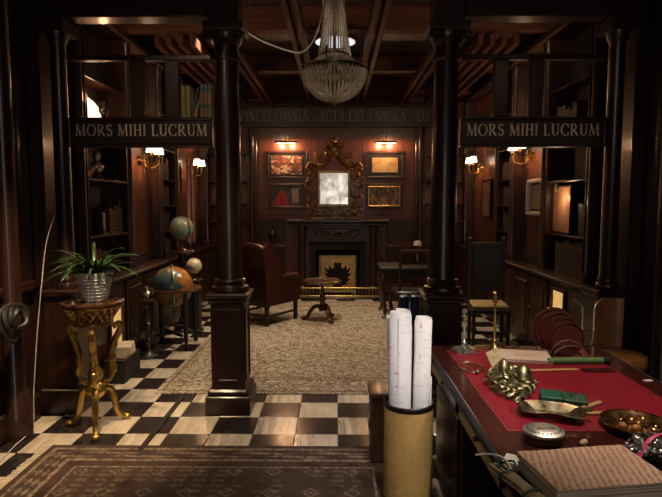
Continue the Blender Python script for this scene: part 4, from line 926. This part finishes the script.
for k in range(6): pb.lathe([(.0905+.0047*k, .032+.024*k), (.0945+.0047*k, .037+.024*k), (.0915+.0047*k, .042+.024*k)], 32)
pb.f = [f for f in pb.f if len(f) == 4]; pb.build('pot_rings', 'white_ceramic', t, True)
MB().lathe([(.107, .172), (.107, .178), (0, .182)], 20).build('soil', 'soil', t, True)
rl = random.Random(11)
for k in range(54):
    a = rl.uniform(0, 2*PI); L = rl.uniform(.18, .42); up = rl.uniform(.5, 1.35); w_ = rl.uniform(.010, .019); c, s_ = math.cos(a), math.sin(a); P = []; 
    n = 8; x_, z_ = rl.uniform(.0, .05), .178; th = up
    for i in range(n+1):
        P.append((x_, z_)); x_ += L/n*math.cos(th); z_ += L/n*math.sin(th); th -= rl.uniform(.12, .26)
    vv = []; 
    for i, (q, z) in enumerate(P):
        ww = w_*(math.sin(PI*(.12+.88*i/n))**.7) if i < n else .0008
        for e in (-1, 0, 1): vv.append((q*c-e*ww*s_, q*s_+e*ww*c, z-(.004 if e == 0 else 0)))
    ff = [(i*3+j, (i+1)*3+j, (i+1)*3+j+1, i*3+j+1) for i in range(n) for j in range(2)]
    lo = MB().add(vv, ff).build('leaf', 'leaf', t, True); so = lo.modifiers.new('thick', 'SOLIDIFY'); so.thickness = .0012

# cables and the dark coil at the left
cp = smoothpath([(-2.285, 4.0, 1.55), (-2.27, 3.75, 1.35), (-2.26, 3.68, 1.0), (-2.27, 3.62, .7), (-2.25, 3.58, .35), (-2.235, 3.55, .06), (-2.22, 3.40, .012), (-2.16, 3.25, .008)], 8)
tag(MB().tube(smoothpath([(-2.12, 4.02, 1.56), (-2.14, 3.92, 1.35), (-2.15, 3.85, 1.05), (-2.17, 3.8, .7), (-2.18, 3.74, .3), (-2.18, 3.70, .05), (-2.17, 3.45, .012), (-2.12, 3.15, .01), (-2.05, 2.8, .01)], 8), .0035, 6).build('wall_cable', 'cable_grey', None, True), 'thin pale cable trailing down the left wall to the floor', 'cable')
t = empty('coiled_hose', (-2.14, 3.47, .86), 0, 'dark grey coiled hose hanging on the left wall', 'hose')
for k in range(4):
    rr = .14-.022*k; MB().tube([(-.0+.02*math.sin(a*2+k)+.012*k, rr*math.cos(a), rr*.85*math.sin(a)+.01*k) for a in [2*PI*i/30 for i in range(30)]], .017, 8, True).build('loop', 'charcoal_rubber', t, True)
MB().box(-.145, .05, -.02, .02, .08, .12, .005).build('hook', 'iron', t)

# ------------------------------------------------------------------ basket, rolls, box
BX, BY = .398, 2.85
t = empty('paper_basket', (BX, BY, .0098), 0, 'tall round woven wicker basket with dark rim beside the desk', 'basket')
MB().lathe([(.128, 0), (.133, .01), (.134, .545), (.128, .545), (.124, .02), (0, .02)], 48).build('body', 'wicker', t, True)
MB().ring([(.127, .54), (.1345, .537), (.139, .55), (.138, .563), (.132, .568), (.127, .563)], 48).build('rim', 'black_wood', t, True)
MB().ring([(.1335, .0), (.139, .004), (.139, .03), (.1335, .034)], 48).build('foot_band', 'black_wood', t, True)
def roll(x, y, tx, ty, L, r, mat, lab, ang=0):
    # spiral-wound sheet standing in the basket, leaning by (tx, ty) over its length
    t = empty('paper_roll', (x, y, .034), 0, lab, 'paper roll', 'paper rolls in the wicker basket')
    d = Vector((tx, ty, L)).normalized(); t.rotation_euler = d.to_track_quat('Z', 'Y').to_euler()
    N = 64; vv = []
    for i in range(N+1):
        a = ang+i/N*2*PI*2.6; q = r*(1-.16*i/N)
        vv += [(q*math.cos(a), q*math.sin(a), 0), (q*math.cos(a), q*math.sin(a), L+.03*(i/N))]
    o = MB().add(vv, [(2*i, 2*i+2, 2*i+3, 2*i+1) for i in range(N)]).build('sheet', mat, t, True); so = o.modifiers.new('thick', 'SOLIDIFY'); so.thickness = .0012
    a0 = ang; c0, s0 = r*math.cos(a0), r*math.sin(a0)
    MB().box(-.0015, .0015, -.002, .002, 0, L, 0, Matrix.Translation((c0*1.012, s0*1.012, 0)) @ Matrix.Rotation(a0, 4, 'Z')).build('sheet_edge', 'paper', t)
    return t
roll(BX-.052, BY-.035, -.004, -.008, 1.02, .061, 'plan_print', 'widest printed paper roll at the front left of the basket', 4.9)
roll(BX+.058, BY-.03, .012, .0, .985, .048, 'plan_print', 'tall printed paper roll at the front right of the basket', 5.6)
roll(BX-.050, BY+.056, -.042, .012, .97, .03, 'paper', 'plain paper roll leaning out at the back left of the basket', 2)
roll(BX+.052, BY+.056, .044, .012, .95, .03, 'paper', 'plain paper roll leaning out at the back right of the basket', 1)
roll(BX, BY+.086, .0, .010, .92, .029, 'plan_print', 'printed paper roll in the middle back of the basket', .5)
roll(BX+.110, BY+.018, .006, .0, .64, .013, 'paper', 'short thin paper roll at the right rim of the basket', 3)
for x_, lb in ((.595, 'left'), (.69, 'right')):
    t = empty('blue_tube', (x_, 4.62, .0098), 0, f'dark blue capped tube standing behind the paper rolls, the {lb} one', 'tube', 'dark blue tubes')
    MB().lathe([(.042, 0), (.042, .78), (0, .78)], 20).build('body', 'blue_tube', t, True); MB().lathe([(.044, .76), (.044, .83), (.03, .84), (0, .84)], 20).build('cap', 'blue_tube', t, True)
t = empty('wooden_box', (.36, 3.37, .0098), 0, 'brown wooden box behind the wicker basket', 'box')
MB().box(-.14, .14, -.11, .11, 0, .42, .006).build('body', 'box_wood', t); MB().box(-.15, .15, -.12, .12, .42, .455, .006).build('lid', 'box_wood', t)
MB().box(-.152, -.14, -.06, .06, .2, .26, .004).build('handle', 'old_brass', t)

# ------------------------------------------------------------------ the desk
t = empty('writing_desk', (1.08, 2.15, 0), 0, 'large mahogany desk with red leather inset covered in curios', 'desk')
DX0, DX1, DY0, DY1 = .565-1.08, 1.60-1.08, 1.05-2.15, 3.26-2.15
tp = MB().box(DX0, DX1, DY0, DY1, .735, .772, .012).build('desk_top', 'desk_wood', t)
rim = MB()
rim.tube([(DX0, DY0, .752), (DX0, DY1, .752), (DX1, DY1, .752), (DX1, DY0, .752)], .02, 8, True).build('edge_moulding', 'black_matte', t, True)
MB().box(.66-1.08, 1.47-1.08, 2.0-2.15, 3.14-2.15, .772, .777, .002).build('leather_inset', 'red_leather', t)
gl = MB()
for x0, x1, y0, y1 in ((.672, 1.458, 2.012, 2.018), (.672, 1.458, 3.122, 3.128), (.672, .678, 2.018, 3.122), (1.452, 1.458, 2.018, 3.122)): gl.box(x0-1.08, x1-1.08, y0-2.15, y1-2.15, .777, .7774)
gl.build('tooled_line', 'disc_brown', t)
MB().box(DX0+.03, DX1-.03, DY0+.03, DY1-.03, .62, .735, .004).build('apron', 'mahogany', t)
for y0, y1 in ((DY0+.05, DY0+.7), (DY1-.7, DY1-.05)):
    pd = MB().box(DX0+.06, DX1-.06, y0, y1, .06, .62, .004).build('pedestal', 'mahogany', t)
    MB().box(DX0+.04, DX1-.04, y0-.02, y1+.02, 0, .06, .006).build('pedestal_plinth', 'black_wood', pd)
    MB().box(DX0+.045, DX0+.06, y0+.05, y1-.05, .12, .57, .01).build('pedestal_panel', 'mahogany', pd)
for k in range(3):
    y0 = DY0+.07+k*.7; dr = MB().box(DX0+.015, DX0+.03, y0, y0+.64, .635, .725, .006).build('drawer', 'mahogany', t)
    MB().ball((DX0+.008, y0+.32, .68), .012, 10, 6).build('knob', 'old_brass', dr, True)
MB().box(DX0+.3, DX1-.3, DY0+.7, DY1-.7, .06, .62, .004).build('modesty_panel', 'desk_wood', t)
ZT = .7773; ZL = .7775
# candlesticks
def stick(x, y, h, rb, lab, mat, z=None):
    t = empty('candlestick', (x, y, .7722 if z is None else z), 0, lab, 'candlestick')
    MB().lathe([(rb, 0), (rb, .008), (rb*.8, .018), (rb*.35, .035), (rb*.22, .05)], 8 if mat == 'silver' else 24).build('base', mat, t, mat != 'silver')
    MB().lathe([(.014, .045), (.02, .055), (.009, .07), (.008, h*.5), (.012, h*.55), (.007, h*.6), (.007, h)], 14).build('stem', mat, t, True)
    MB().lathe([(.006, h), (.018, h+.005), (.02, h+.012), (.011, h+.016), (.011, h+.04), (0, h+.04)], 14).build('socket', mat, t, True)
stick(.755, 3.10, .20, .078, 'silver candlestick with faceted foot at the far corner of the desk', 'silver', ZL)
stick(.958, 3.185, .28, .035, 'slim tall brass candlestick at the far edge of the desk', 'brass')
# ornate brass inkstand
t = empty('inkstand', (.835, 2.50, ZL), math.radians(-12), 'ornate cast brass inkstand with lidded pots and leafy scrolls', 'inkstand')
out = []
for i in range(72):
    a = 2*PI*i/72; r = 1+.10*math.cos(9*a)+.07*math.cos(5*a+1); tpr = 1-.35*max(0, -math.sin(a))
    out.append((.105*r*tpr*math.cos(a), .215*r*math.sin(a)))
MB().prism(out, .0, .012).build('base_plate', 'old_brass', t)
for sx, sy, r in ((.05, -.03, .041), (-.03, .045, .034)):
    p = MB().lathe([(r*.6, .010), (r*.85, .025), (r, .05), (r*.97, .062), (r*.9, .068)], 24, (sx, sy, 0)).build('ink_pot', 'old_brass', t, True)
    MB().lathe([(r*.98, .068), (r*.95, .085), (r*.7, .103), (r*.35, .113), (.006, .116), (.008, .121), (0, .125)], 24, (sx, sy, 0)).build('lid', 'old_brass', p, True)
rr = random.Random(5)
for k in range(16):
    a = 2*PI*k/16; q = 1-.35*max(0, -math.sin(a)); cx_, cy_ = .085*q*math.cos(a), .185*math.sin(a); R_ = rr.uniform(.024, .036)
    MB().tube([(cx_+R_*(1-.65*i/18)*math.cos(a+i*.5), cy_+R_*(1-.65*i/18)*math.sin(a+i*.5), .018+.035*math.sin(PI*i/18)) for i in range(19)], [.009-.004*i/18 for i in range(19)], 6).build('scroll', 'old_brass', t, True)
sc = MB()
for k in range(110):
    a = rr.uniform(0, 2*PI); q = rr.uniform(.1, 1.0); tpr = 1-.35*max(0, -math.sin(a)); an = rr.uniform(0, PI)
    c_ = (.09*q*tpr*math.cos(a), .19*q*math.sin(a), .018+.075*(1-q)*rr.random()+.008)
    sc.tube([(c_[0]-.018*math.cos(an), c_[1]-.018*math.sin(an), c_[2]-.008), c_, (c_[0]+.016*math.cos(an), c_[1]+.016*math.sin(an), c_[2]+.006)], [.003, .010, .003], 6)
tag(sc.build('leaf_relief', 'old_brass', t, True), kind='stuff')
MB().box(-.034, .034, -.006, .006, 0, .13, .003, Matrix.Translation((-.03, .12, .03)) @ Matrix.Rotation(-.5, 4, 'Y') @ Matrix.Rotation(-.75, 4, 'X')).build('back_plaque', 'dried_stem', t)
# scrolled wire tray left of inkstand
t = empty('wire_tray', (.715, 2.78, ZL), .1, 'small brass wire tray beside the brass inkstand', 'tray')
MB().tube([(.06*math.cos(a), .09*math.sin(a), .005) for a in [2*PI*i/30 for i in range(30)]], .004, 6, True).build('rim', 'old_brass', t, True)
for k in range(-2, 3): MB().cyl(.002, (k*.02, -.09*math.sqrt(1-(k/3.0)**2), .004), (k*.02, .09*math.sqrt(1-(k/3.0)**2), .004), 6).build('wire', 'old_brass', t)
MB().ball((-.0, -.1, .014), .012, 8, 6).build('knob', 'old_brass', t, True)
# note book, ruler, green tube
t = empty('notebook', (1.06, 2.97, ZL), math.radians(-12), 'pale scribbled notebook lying behind the brass inkstand', 'notebook')
MB().box(-.14, .14, -.10, .10, 0, .016, .003).build('pages', 'cream_paper', t); MB().box(-.142, .142, -.102, .102, .016, .019, .001).build('cover', 'note_paper', t)
pts = [(-.05+.012*i, -.01+.03*math.sin(i*2.3)*(.5+.5*math.cos(i)), .0192) for i in range(11)]; MB().tube(smoothpath(pts, 3), .0012, 5).build('scribble', 'disc_brown', t)
t = empty('ruler', (1.05, 2.735, ZL), math.radians(4), 'flat pale wooden ruler lying on the red leather', 'ruler'); MB().box(-.22, .22, -.014, .014, 0, .007, .002).build('blade', 'stick_wood', t); MB().box(-.22, .22, -.0145, -.0135, .001, .006).build('brass_edge', 'brass', t)
t = empty('wood_block', (1.37, 2.735, ZL), math.radians(1), 'flat dark wood slip beyond the end of the ruler', 'slip'); MB().box(-.08, .08, -.022, .022, 0, .01, .003).build('slip', 'desk_wood', t); MB().box(-.082, -.078, -.023, .023, 0, .011, .001).build('end', 'black_wood', t)
t = empty('document_tube', (1.305, 2.865, ZL), math.radians(2), 'green cylindrical document tube with dark end cap on the red leather', 'tube')
MB().cyl(.017, (-.15, 0, .0175), (.15, 0, .0175), 18).build('body', 'green_tube', t, True); MB().cyl(.0175, (.15, 0, .0175), (.185, 0, .0175), 18).build('end_cap', 'black_wood', t, True)
# plate rack with dark red discs
t = empty('disc_rack', (1.315, 3.04, ZL), 0, 'chrome wire rack holding dark red discs', 'rack')
for k, yy in enumerate((-.095, -.055)):
    MB().tube([(.10*math.cos(a), yy, .004+.10*math.sin(a)*(.95-.22*(1-k))) for a in [PI*i/20 for i in range(21)]], .0035, 6).build('hoop', 'silver', t, True)
for e in (-1, 1): MB().cyl(.0035, (e*.10, -.10, .004), (e*.10, .10, .004), 8).build('runner', 'silver', t, True)
for k in range(4):
    r = (.10, .112, .122, .13)[k]; yy = (-.035, .0, .035, .07)[k]
    o = empty('disc', (1.315-.05*(k/4), 3.04+yy, ZL+.004+r), 0, f'dark red lacquered disc, {ORD[k]} from the chrome hoops of the rack', 'disc', 'discs in the wire rack')
    MB().lathe([(0, -.005), (r*.9, -.005), (r, -.004), (r, .004), (r*.9, .005), (0, .005)], 48, mat=Matrix.Rotation(PI/2-.0, 4, 'X')).build('plate', 'disc_brown', o, True)
    MB().tube([(r*.9*math.cos(a), -.006, r*.9*math.sin(a)) for a in [2*PI*i/40 for i in range(40)]], .003, 6, True).build('ring', 'wine_leather', o, True)
# green cards, tray, sticks
t = empty('card_box', (1.0, 2.31, ZL), math.radians(-18), 'green card box lying behind the brass boat tray', 'box')
MB().box(-.09, .0, -.055, .055, 0, .03, .003).build('lid', 'green_card', t); MB().box(.002, .10, -.055, .055, 0, .026, .003).build('body', 'green_card', t)
tr = MB()
for k in range(4): tr.box(.012+.02*k, .02+.02*k, -.045, .045, .026, .0268)
tr.build('printed_bands', 'silver', t)
t = empty('boat_tray', (.885, 2.14, ZL), math.radians(-20), 'tarnished brass boat-shaped tray with scalloped rim', 'tray')
N = 40; prof = [(.55, .0), (.62, .0), (.9, .028), (1.05, .036), (1.02, .040), (.86, .032), (.6, .008), (0, .008)]
b = MB(); vv = []
for q, z in prof:
    for i in range(N):
        a = 2*PI*i/N; lobe = 1+.03*math.cos(16*a)*q; e = (1-.16*math.cos(4*a))*(1+.10*abs(math.cos(a))**8)
        vv.append((.125*q*lobe*e*math.cos(a), .074*q*lobe*e*math.sin(a), z*(.75+.25*abs(math.cos(2*a)))+.010*abs(math.cos(a))**6*q))
ff = [(j*N+i, j*N+(i+1) % N, (j+1)*N+(i+1) % N, (j+1)*N+i) for j in range(len(prof)-1) for i in range(N)]
ff.append(tuple(range(N))[::-1]); b.add(vv, ff).build('bowl', 'tarnish', t, True)
for e in (-1, 1):
    MB().tube([(e*.135+.014*math.cos(a), .014*math.sin(a), .048) for a in [2*PI*i/16 for i in range(16)]], .005, 6, True).build('handle', 'old_brass', t, True)
for sx, sy in ((.08, .03), (.08, -.03), (-.08, .03), (-.08, -.03)): MB().ball((sx*.9, sy*.9, .006), .006, 8, 6).build('foot', 'old_brass', t, True)
for k, (x_, y_, a_, lb) in enumerate(((1.10, 2.25, 33, 'tilted pale wooden stick pointing out of the boat tray'), (1.115, 2.165, 5, 'flat pale wooden stick beside the boat tray'))):
    t = empty('wooden_stick', (x_, y_, ZL), math.radians(a_), lb, 'stick'); MB().box(-.075, .065, -.011, .011, 0, .009, .002).build('shaft', 'stick_wood', t); MB().box(.065, .078, -.0115, .0115, 0, .0095, .003).build('end', 'oak', t)
# round tin with engraved lid
t = empty('round_tin', (.77, 1.925, .7722), 0, 'round engraved silver tin with pale domed lid', 'tin')
MB().lathe([(.068, 0), (.071, .003), (.071, .028), (.069, .03)], 40, squash=.9).build('body', 'walnut', t, True)
ld = MB().lathe([(.074, .03), (.075, .034), (.074, .04), (.055, .049), (.03, .053), (0, .054)], 40, squash=.9).build('lid', 'tin', t, True)
eng = MB(); 
for i in range(26):
    a = 2*PI*i/26; eng.ball((.058*math.cos(a), .058*.9*math.sin(a), .0475), .0042, 6, 4, (1, 1, .4))
for i in range(7): eng.box(-.028+.009*i, -.022+.009*i, -.022, -.008, .0515, .0535)
tag(eng.build('engraving', 'black_wood', ld), kind='stuff')
t = empty('seashell', (.90, 1.885, .7722), .6, 'tiny pale shell between the tin and the manuscript', 'shell')
MB().lathe([(.004, 0), (.016, .004), (.018, .012), (.01, .02), (0, .024)], 12, squash=.7).build('body', 'cream_paper', t, True); MB().tube([(.014*math.cos(a)*(1-i*.03), .01*math.sin(a), .006+i*.0012) for i, a in enumerate([.5*q for q in range(14)])], .0025, 6).build('ridge', 'skin_cream', t, True)
# brass dish with coins and small things
t = empty('brass_dish', (1.17, 2.03, ZL), 0, 'round copper dish full of small brown trinkets', 'dish')
MB().lathe([(.07, 0), (.08, .0), (.115, .013), (.128, .019), (.125, .022), (.11, .017), (.078, .006), (0, .006)], 44).build('bowl', 'copper', t, True)
MB().tube([(.127*math.cos(a), .127*math.sin(a), .021) for a in [2*PI*i/48 for i in range(48)]], .004, 6, True).build('rim', 'copper', t, True)
rr = random.Random(9); cols = ['copper', 'tan_leather', 'gilt', 'disc_brown', 'brass']; cn = ['copper', 'tan', 'gilded', 'dark red', 'brass']
spots = [(-.045, .03), (-.02, -.035), (.0, .03), (.035, .0), (.05, .045), (.055, -.04), (-.06, -.015), (.005, -.005), (-.01, .062), (.03, -.062)]
for k, (x_, y_) in enumerate(spots):
    o = empty('trinket', (1.17+x_, 2.03+y_, ZL+.0065), rr.uniform(0, 3), f'small {cn[k % 5]} trinket in the copper dish, the ' + ('farther' if k in (0, 6, 2, 8, 4) else 'nearer') + ' of its colour', 'trinket', 'trinkets in the copper dish')
    r = rr.uniform(.013, .020); MB().lathe([(r, 0), (r*1.1, .006), (r*.9, .014), (r*.4, .02), (0, .021)], 12, squash=.75).build('body', cols[k % 5], o, True); MB().tube([(r*1.08*math.cos(a), r*.8*math.sin(a), .007) for a in [2*PI*i/14 for i in range(14)]], .0018, 5, True).build('band', cols[(k+2) % 5], o, True)
# crumpled foil with pink ribbon
t = empty('foil_parcel', (1.125, 1.80, .7722), 0, 'crumpled silver foil parcel tied with pink ribbon', 'parcel')
rr = random.Random(21); b = MB(); b.ball((0, 0, .035), 1, 18, 12, (.11, .085, .035)); b.v = [(x_*(1+rr.uniform(-.16, .16)), y_*(1+rr.uniform(-.16, .16)), max(.001, z_*(1+rr.uniform(-.2, .2)))) for x_, y_, z_ in b.v]; b.build('wrapping', 'foil', t)
for e, rot in ((1, .5), (-1, -.4)):
    MB().tube(smoothpath([(-.12*math.cos(rot), -.12*math.sin(rot)*e, .02), (-.06*math.cos(rot), -.05*math.sin(rot)*e, .068), (0, 0, .082), (.06*math.cos(rot), .05*math.sin(rot)*e, .068), (.12*math.cos(rot), .1*math.sin(rot)*e, .02)], 5), .0055, 6, False, .4).build('ribbon', 'pink_ribbon', t, True)
# manuscript stack
t = empty('manuscript', (.80, 1.62, .7722), math.radians(8.5), 'thick stack of handwritten brown manuscript sheets on the desk', 'manuscript')
rr = random.Random(2)
for k in range(9):
    dx_, dy_, ra = rr.uniform(-.006, .006), rr.uniform(-.006, .006), rr.uniform(-.02, .02)
    P = [(-.185, -.125), (.185, -.125), (.185, .115), (-.185, .115)]
    MB().prism([(x_+dx_, y_+dy_) for x_, y_ in P], .0065*k, .0065*k+.0058).build('sheet', 'cream_paper', t, rot=(0, 0, ra))
MB().prism([(-.19, -.125), (-.1, -.129), (0, -.124), (.1, -.128), (.188, -.124), (.186, 0), (.189, .116), (.05, .119), (-.08, .115), (-.188, .119), (-.186, 0)], .0585, .0605).build('top_sheet', 'manuscript', t)
t = empty('white_card', (.605, 1.76, .7722), math.radians(-30), 'white card corner poking from beside the manuscript', 'card'); MB().box(-.03, .02, -.04, .03, 0, .012, .002).build('board', 'paper', t); MB().box(-.03, .02, -.041, -.04, 0, .012).build('edge', 'cream_paper', t)
# dried stems bundle tied with dark ribbon
t = empty('stem_bundle', (.565, 1.56, .7795), math.radians(-74), 'bundle of dried stems tied with dark green ribbon', 'bundle')
rr = random.Random(4)
for k in range(9):
    y_ = -.022+.0055*k; z_ = .007+.010*(k % 2); MB().tube([(-.13+rr.uniform(-.02, .02), y_+rr.uniform(-.006, .006), z_), (0, y_*.8, z_+.003), (.14+rr.uniform(-.03, .02), y_*1.3, z_)], .0052, 6).build('stem', 'dried_stem', t, True)
for x_ in (-.07, .05): MB().tube([(x_, .031*math.cos(a), .014+.0165*math.sin(a)) for a in [2*PI*i/20 for i in range(20)]], .0042, 6, True).build('ribbon', 'dark_green_ribbon', t, True)
MB().tube(smoothpath([(-.07, .03, .025), (-.12, .05, .03), (-.15, .02, .012), (-.11, -.01, .03), (-.07, .0, .032)], 5), .004, 6).build('ribbon_loop', 'dark_green_ribbon', t, True)
MB().tube(smoothpath([(-.08, .02, .02), (-.14, .03, .03), (-.18, .01, .03), (-.21, -.035, .02)], 5), [.004]*10+[.003]*6, 6).build('ribbon_tail', 'cable_grey', t, True)
# little bits at the right rim
for k, (x_, y_, lb) in enumerate(((1.545, 2.6, 'thin white slip on the right rim of the desk'), (1.555, 2.44, 'small pink and white slip at the right rim near the camera'))):
    t = empty('paper_slip', (x_, y_, .7723), .3, lb, 'slip'); MB().box(-.022, .022, -.01, .01, 0, .003, .001).build('sheet', 'paper', t); MB().box(-.022, -.01, -.0105, .0105, .003, .0035).build('fold', 'cream_paper' if k == 0 else 'pink_ribbon', t)

# ------------------------------------------------------------------ chairs beyond the desk
t = empty('tall_chair', (1.77, 6.15, 0), math.radians(-6), 'tall dark high-backed chair with gold seat beyond the desk', 'chair')
MB().box(-.22, .22, -.2, .2, .40, .46, .015).build('seat_frame', 'black_wood', t); MB().box(-.2, .2, -.19, .19, .46, .50, .02).build('seat', 'gold_cloth', t, True)
for sx in (-1, 1):
    MB().lathe([(.018, 0), (.028, .04), (.018, .08), (.026, .25), (.02, .40)], 12, (sx*.19, -.17, 0)).build('leg', 'black_wood', t, True)
    MB().box(sx*.19-.02, sx*.19+.02, .16, .2, 0, 1.2, .005).build('leg', 'black_wood', t)
    MB().ball((sx*.19, .18, 1.225), .03, 10, 8).build('finial', 'black_wood', t, True)
MB().box(-.17, .17, .168, .192, .60, 1.14, .006).build('backrest', 'black_leather', t)
MB().box(-.2, .2, .162, .198, 1.12, 1.19, .01).build('crest_rail', 'black_wood', t); MB().box(-.17, .17, -.18, -.15, .16, .2, .004).build('stretcher', 'black_wood', t)
t = empty('round_chair', (1.885, 3.50, 0), math.radians(95), 'round tan leather chair with metal frame beyond the far end of the desk', 'chair')
MB().lathe([(.15, .56), (.165, .58), (.17, .62), (.16, .65), (.1, .665), (0, .665)], 32).build('seat', 'tan_leather', t, True)
b = MB(); vv = []
n = 16
for k in range(n+1):
    a = math.radians(-38+76*k/n)
    for r, z in ((.165, .64), (.185, .98), (.16, 1.0), (.145, .66)): vv.append((r*math.cos(a), r*math.sin(a), z))
ff = [(k*4+j, (k+1)*4+j, (k+1)*4+(j+1) % 4, k*4+(j+1) % 4) for k in range(n) for j in range(4)]+[(0, 1, 2, 3), (n*4+3, n*4+2, n*4+1, n*4)]
MB().add(vv, ff).build('backrest', 'tan_leather', t, True)
for k in range(4):
    a = PI/4+k*PI/2; MB().cyl(.014, (.12*math.cos(a), .12*math.sin(a), .57), (.15*math.cos(a), .15*math.sin(a), 0), 10).build('leg', 'iron', t, True)
t = empty('lyre_stand', (1.63, 3.42, 0), 0, 'tall silver lyre-shaped stand between the red discs and the tan chair', 'stand')
MB().lathe([(.06, 0), (.06, .015), (.03, .03), (.014, .06), (.012, .72), (0, .72)], 20).build('base', 'iron', t, True)
for e in (-1, 1):
    MB().tube(smoothpath([(e*.02, 0, .72), (e*.036, 0, .79), (e*.036, 0, .95), (e*.045, 0, 1.0), (e*.09, 0, 1.04)], 6), .007, 8).build('lyre_arm', 'silver', t, True)
for z in (.83, .955): MB().tube([(-.036, 0, z), (.036, 0, z)], .007, 8).ball((.036, 0, z), .012, 8, 6).ball((-.036, 0, z), .012, 8, 6).build('cross_bar', 'silver', t, True)
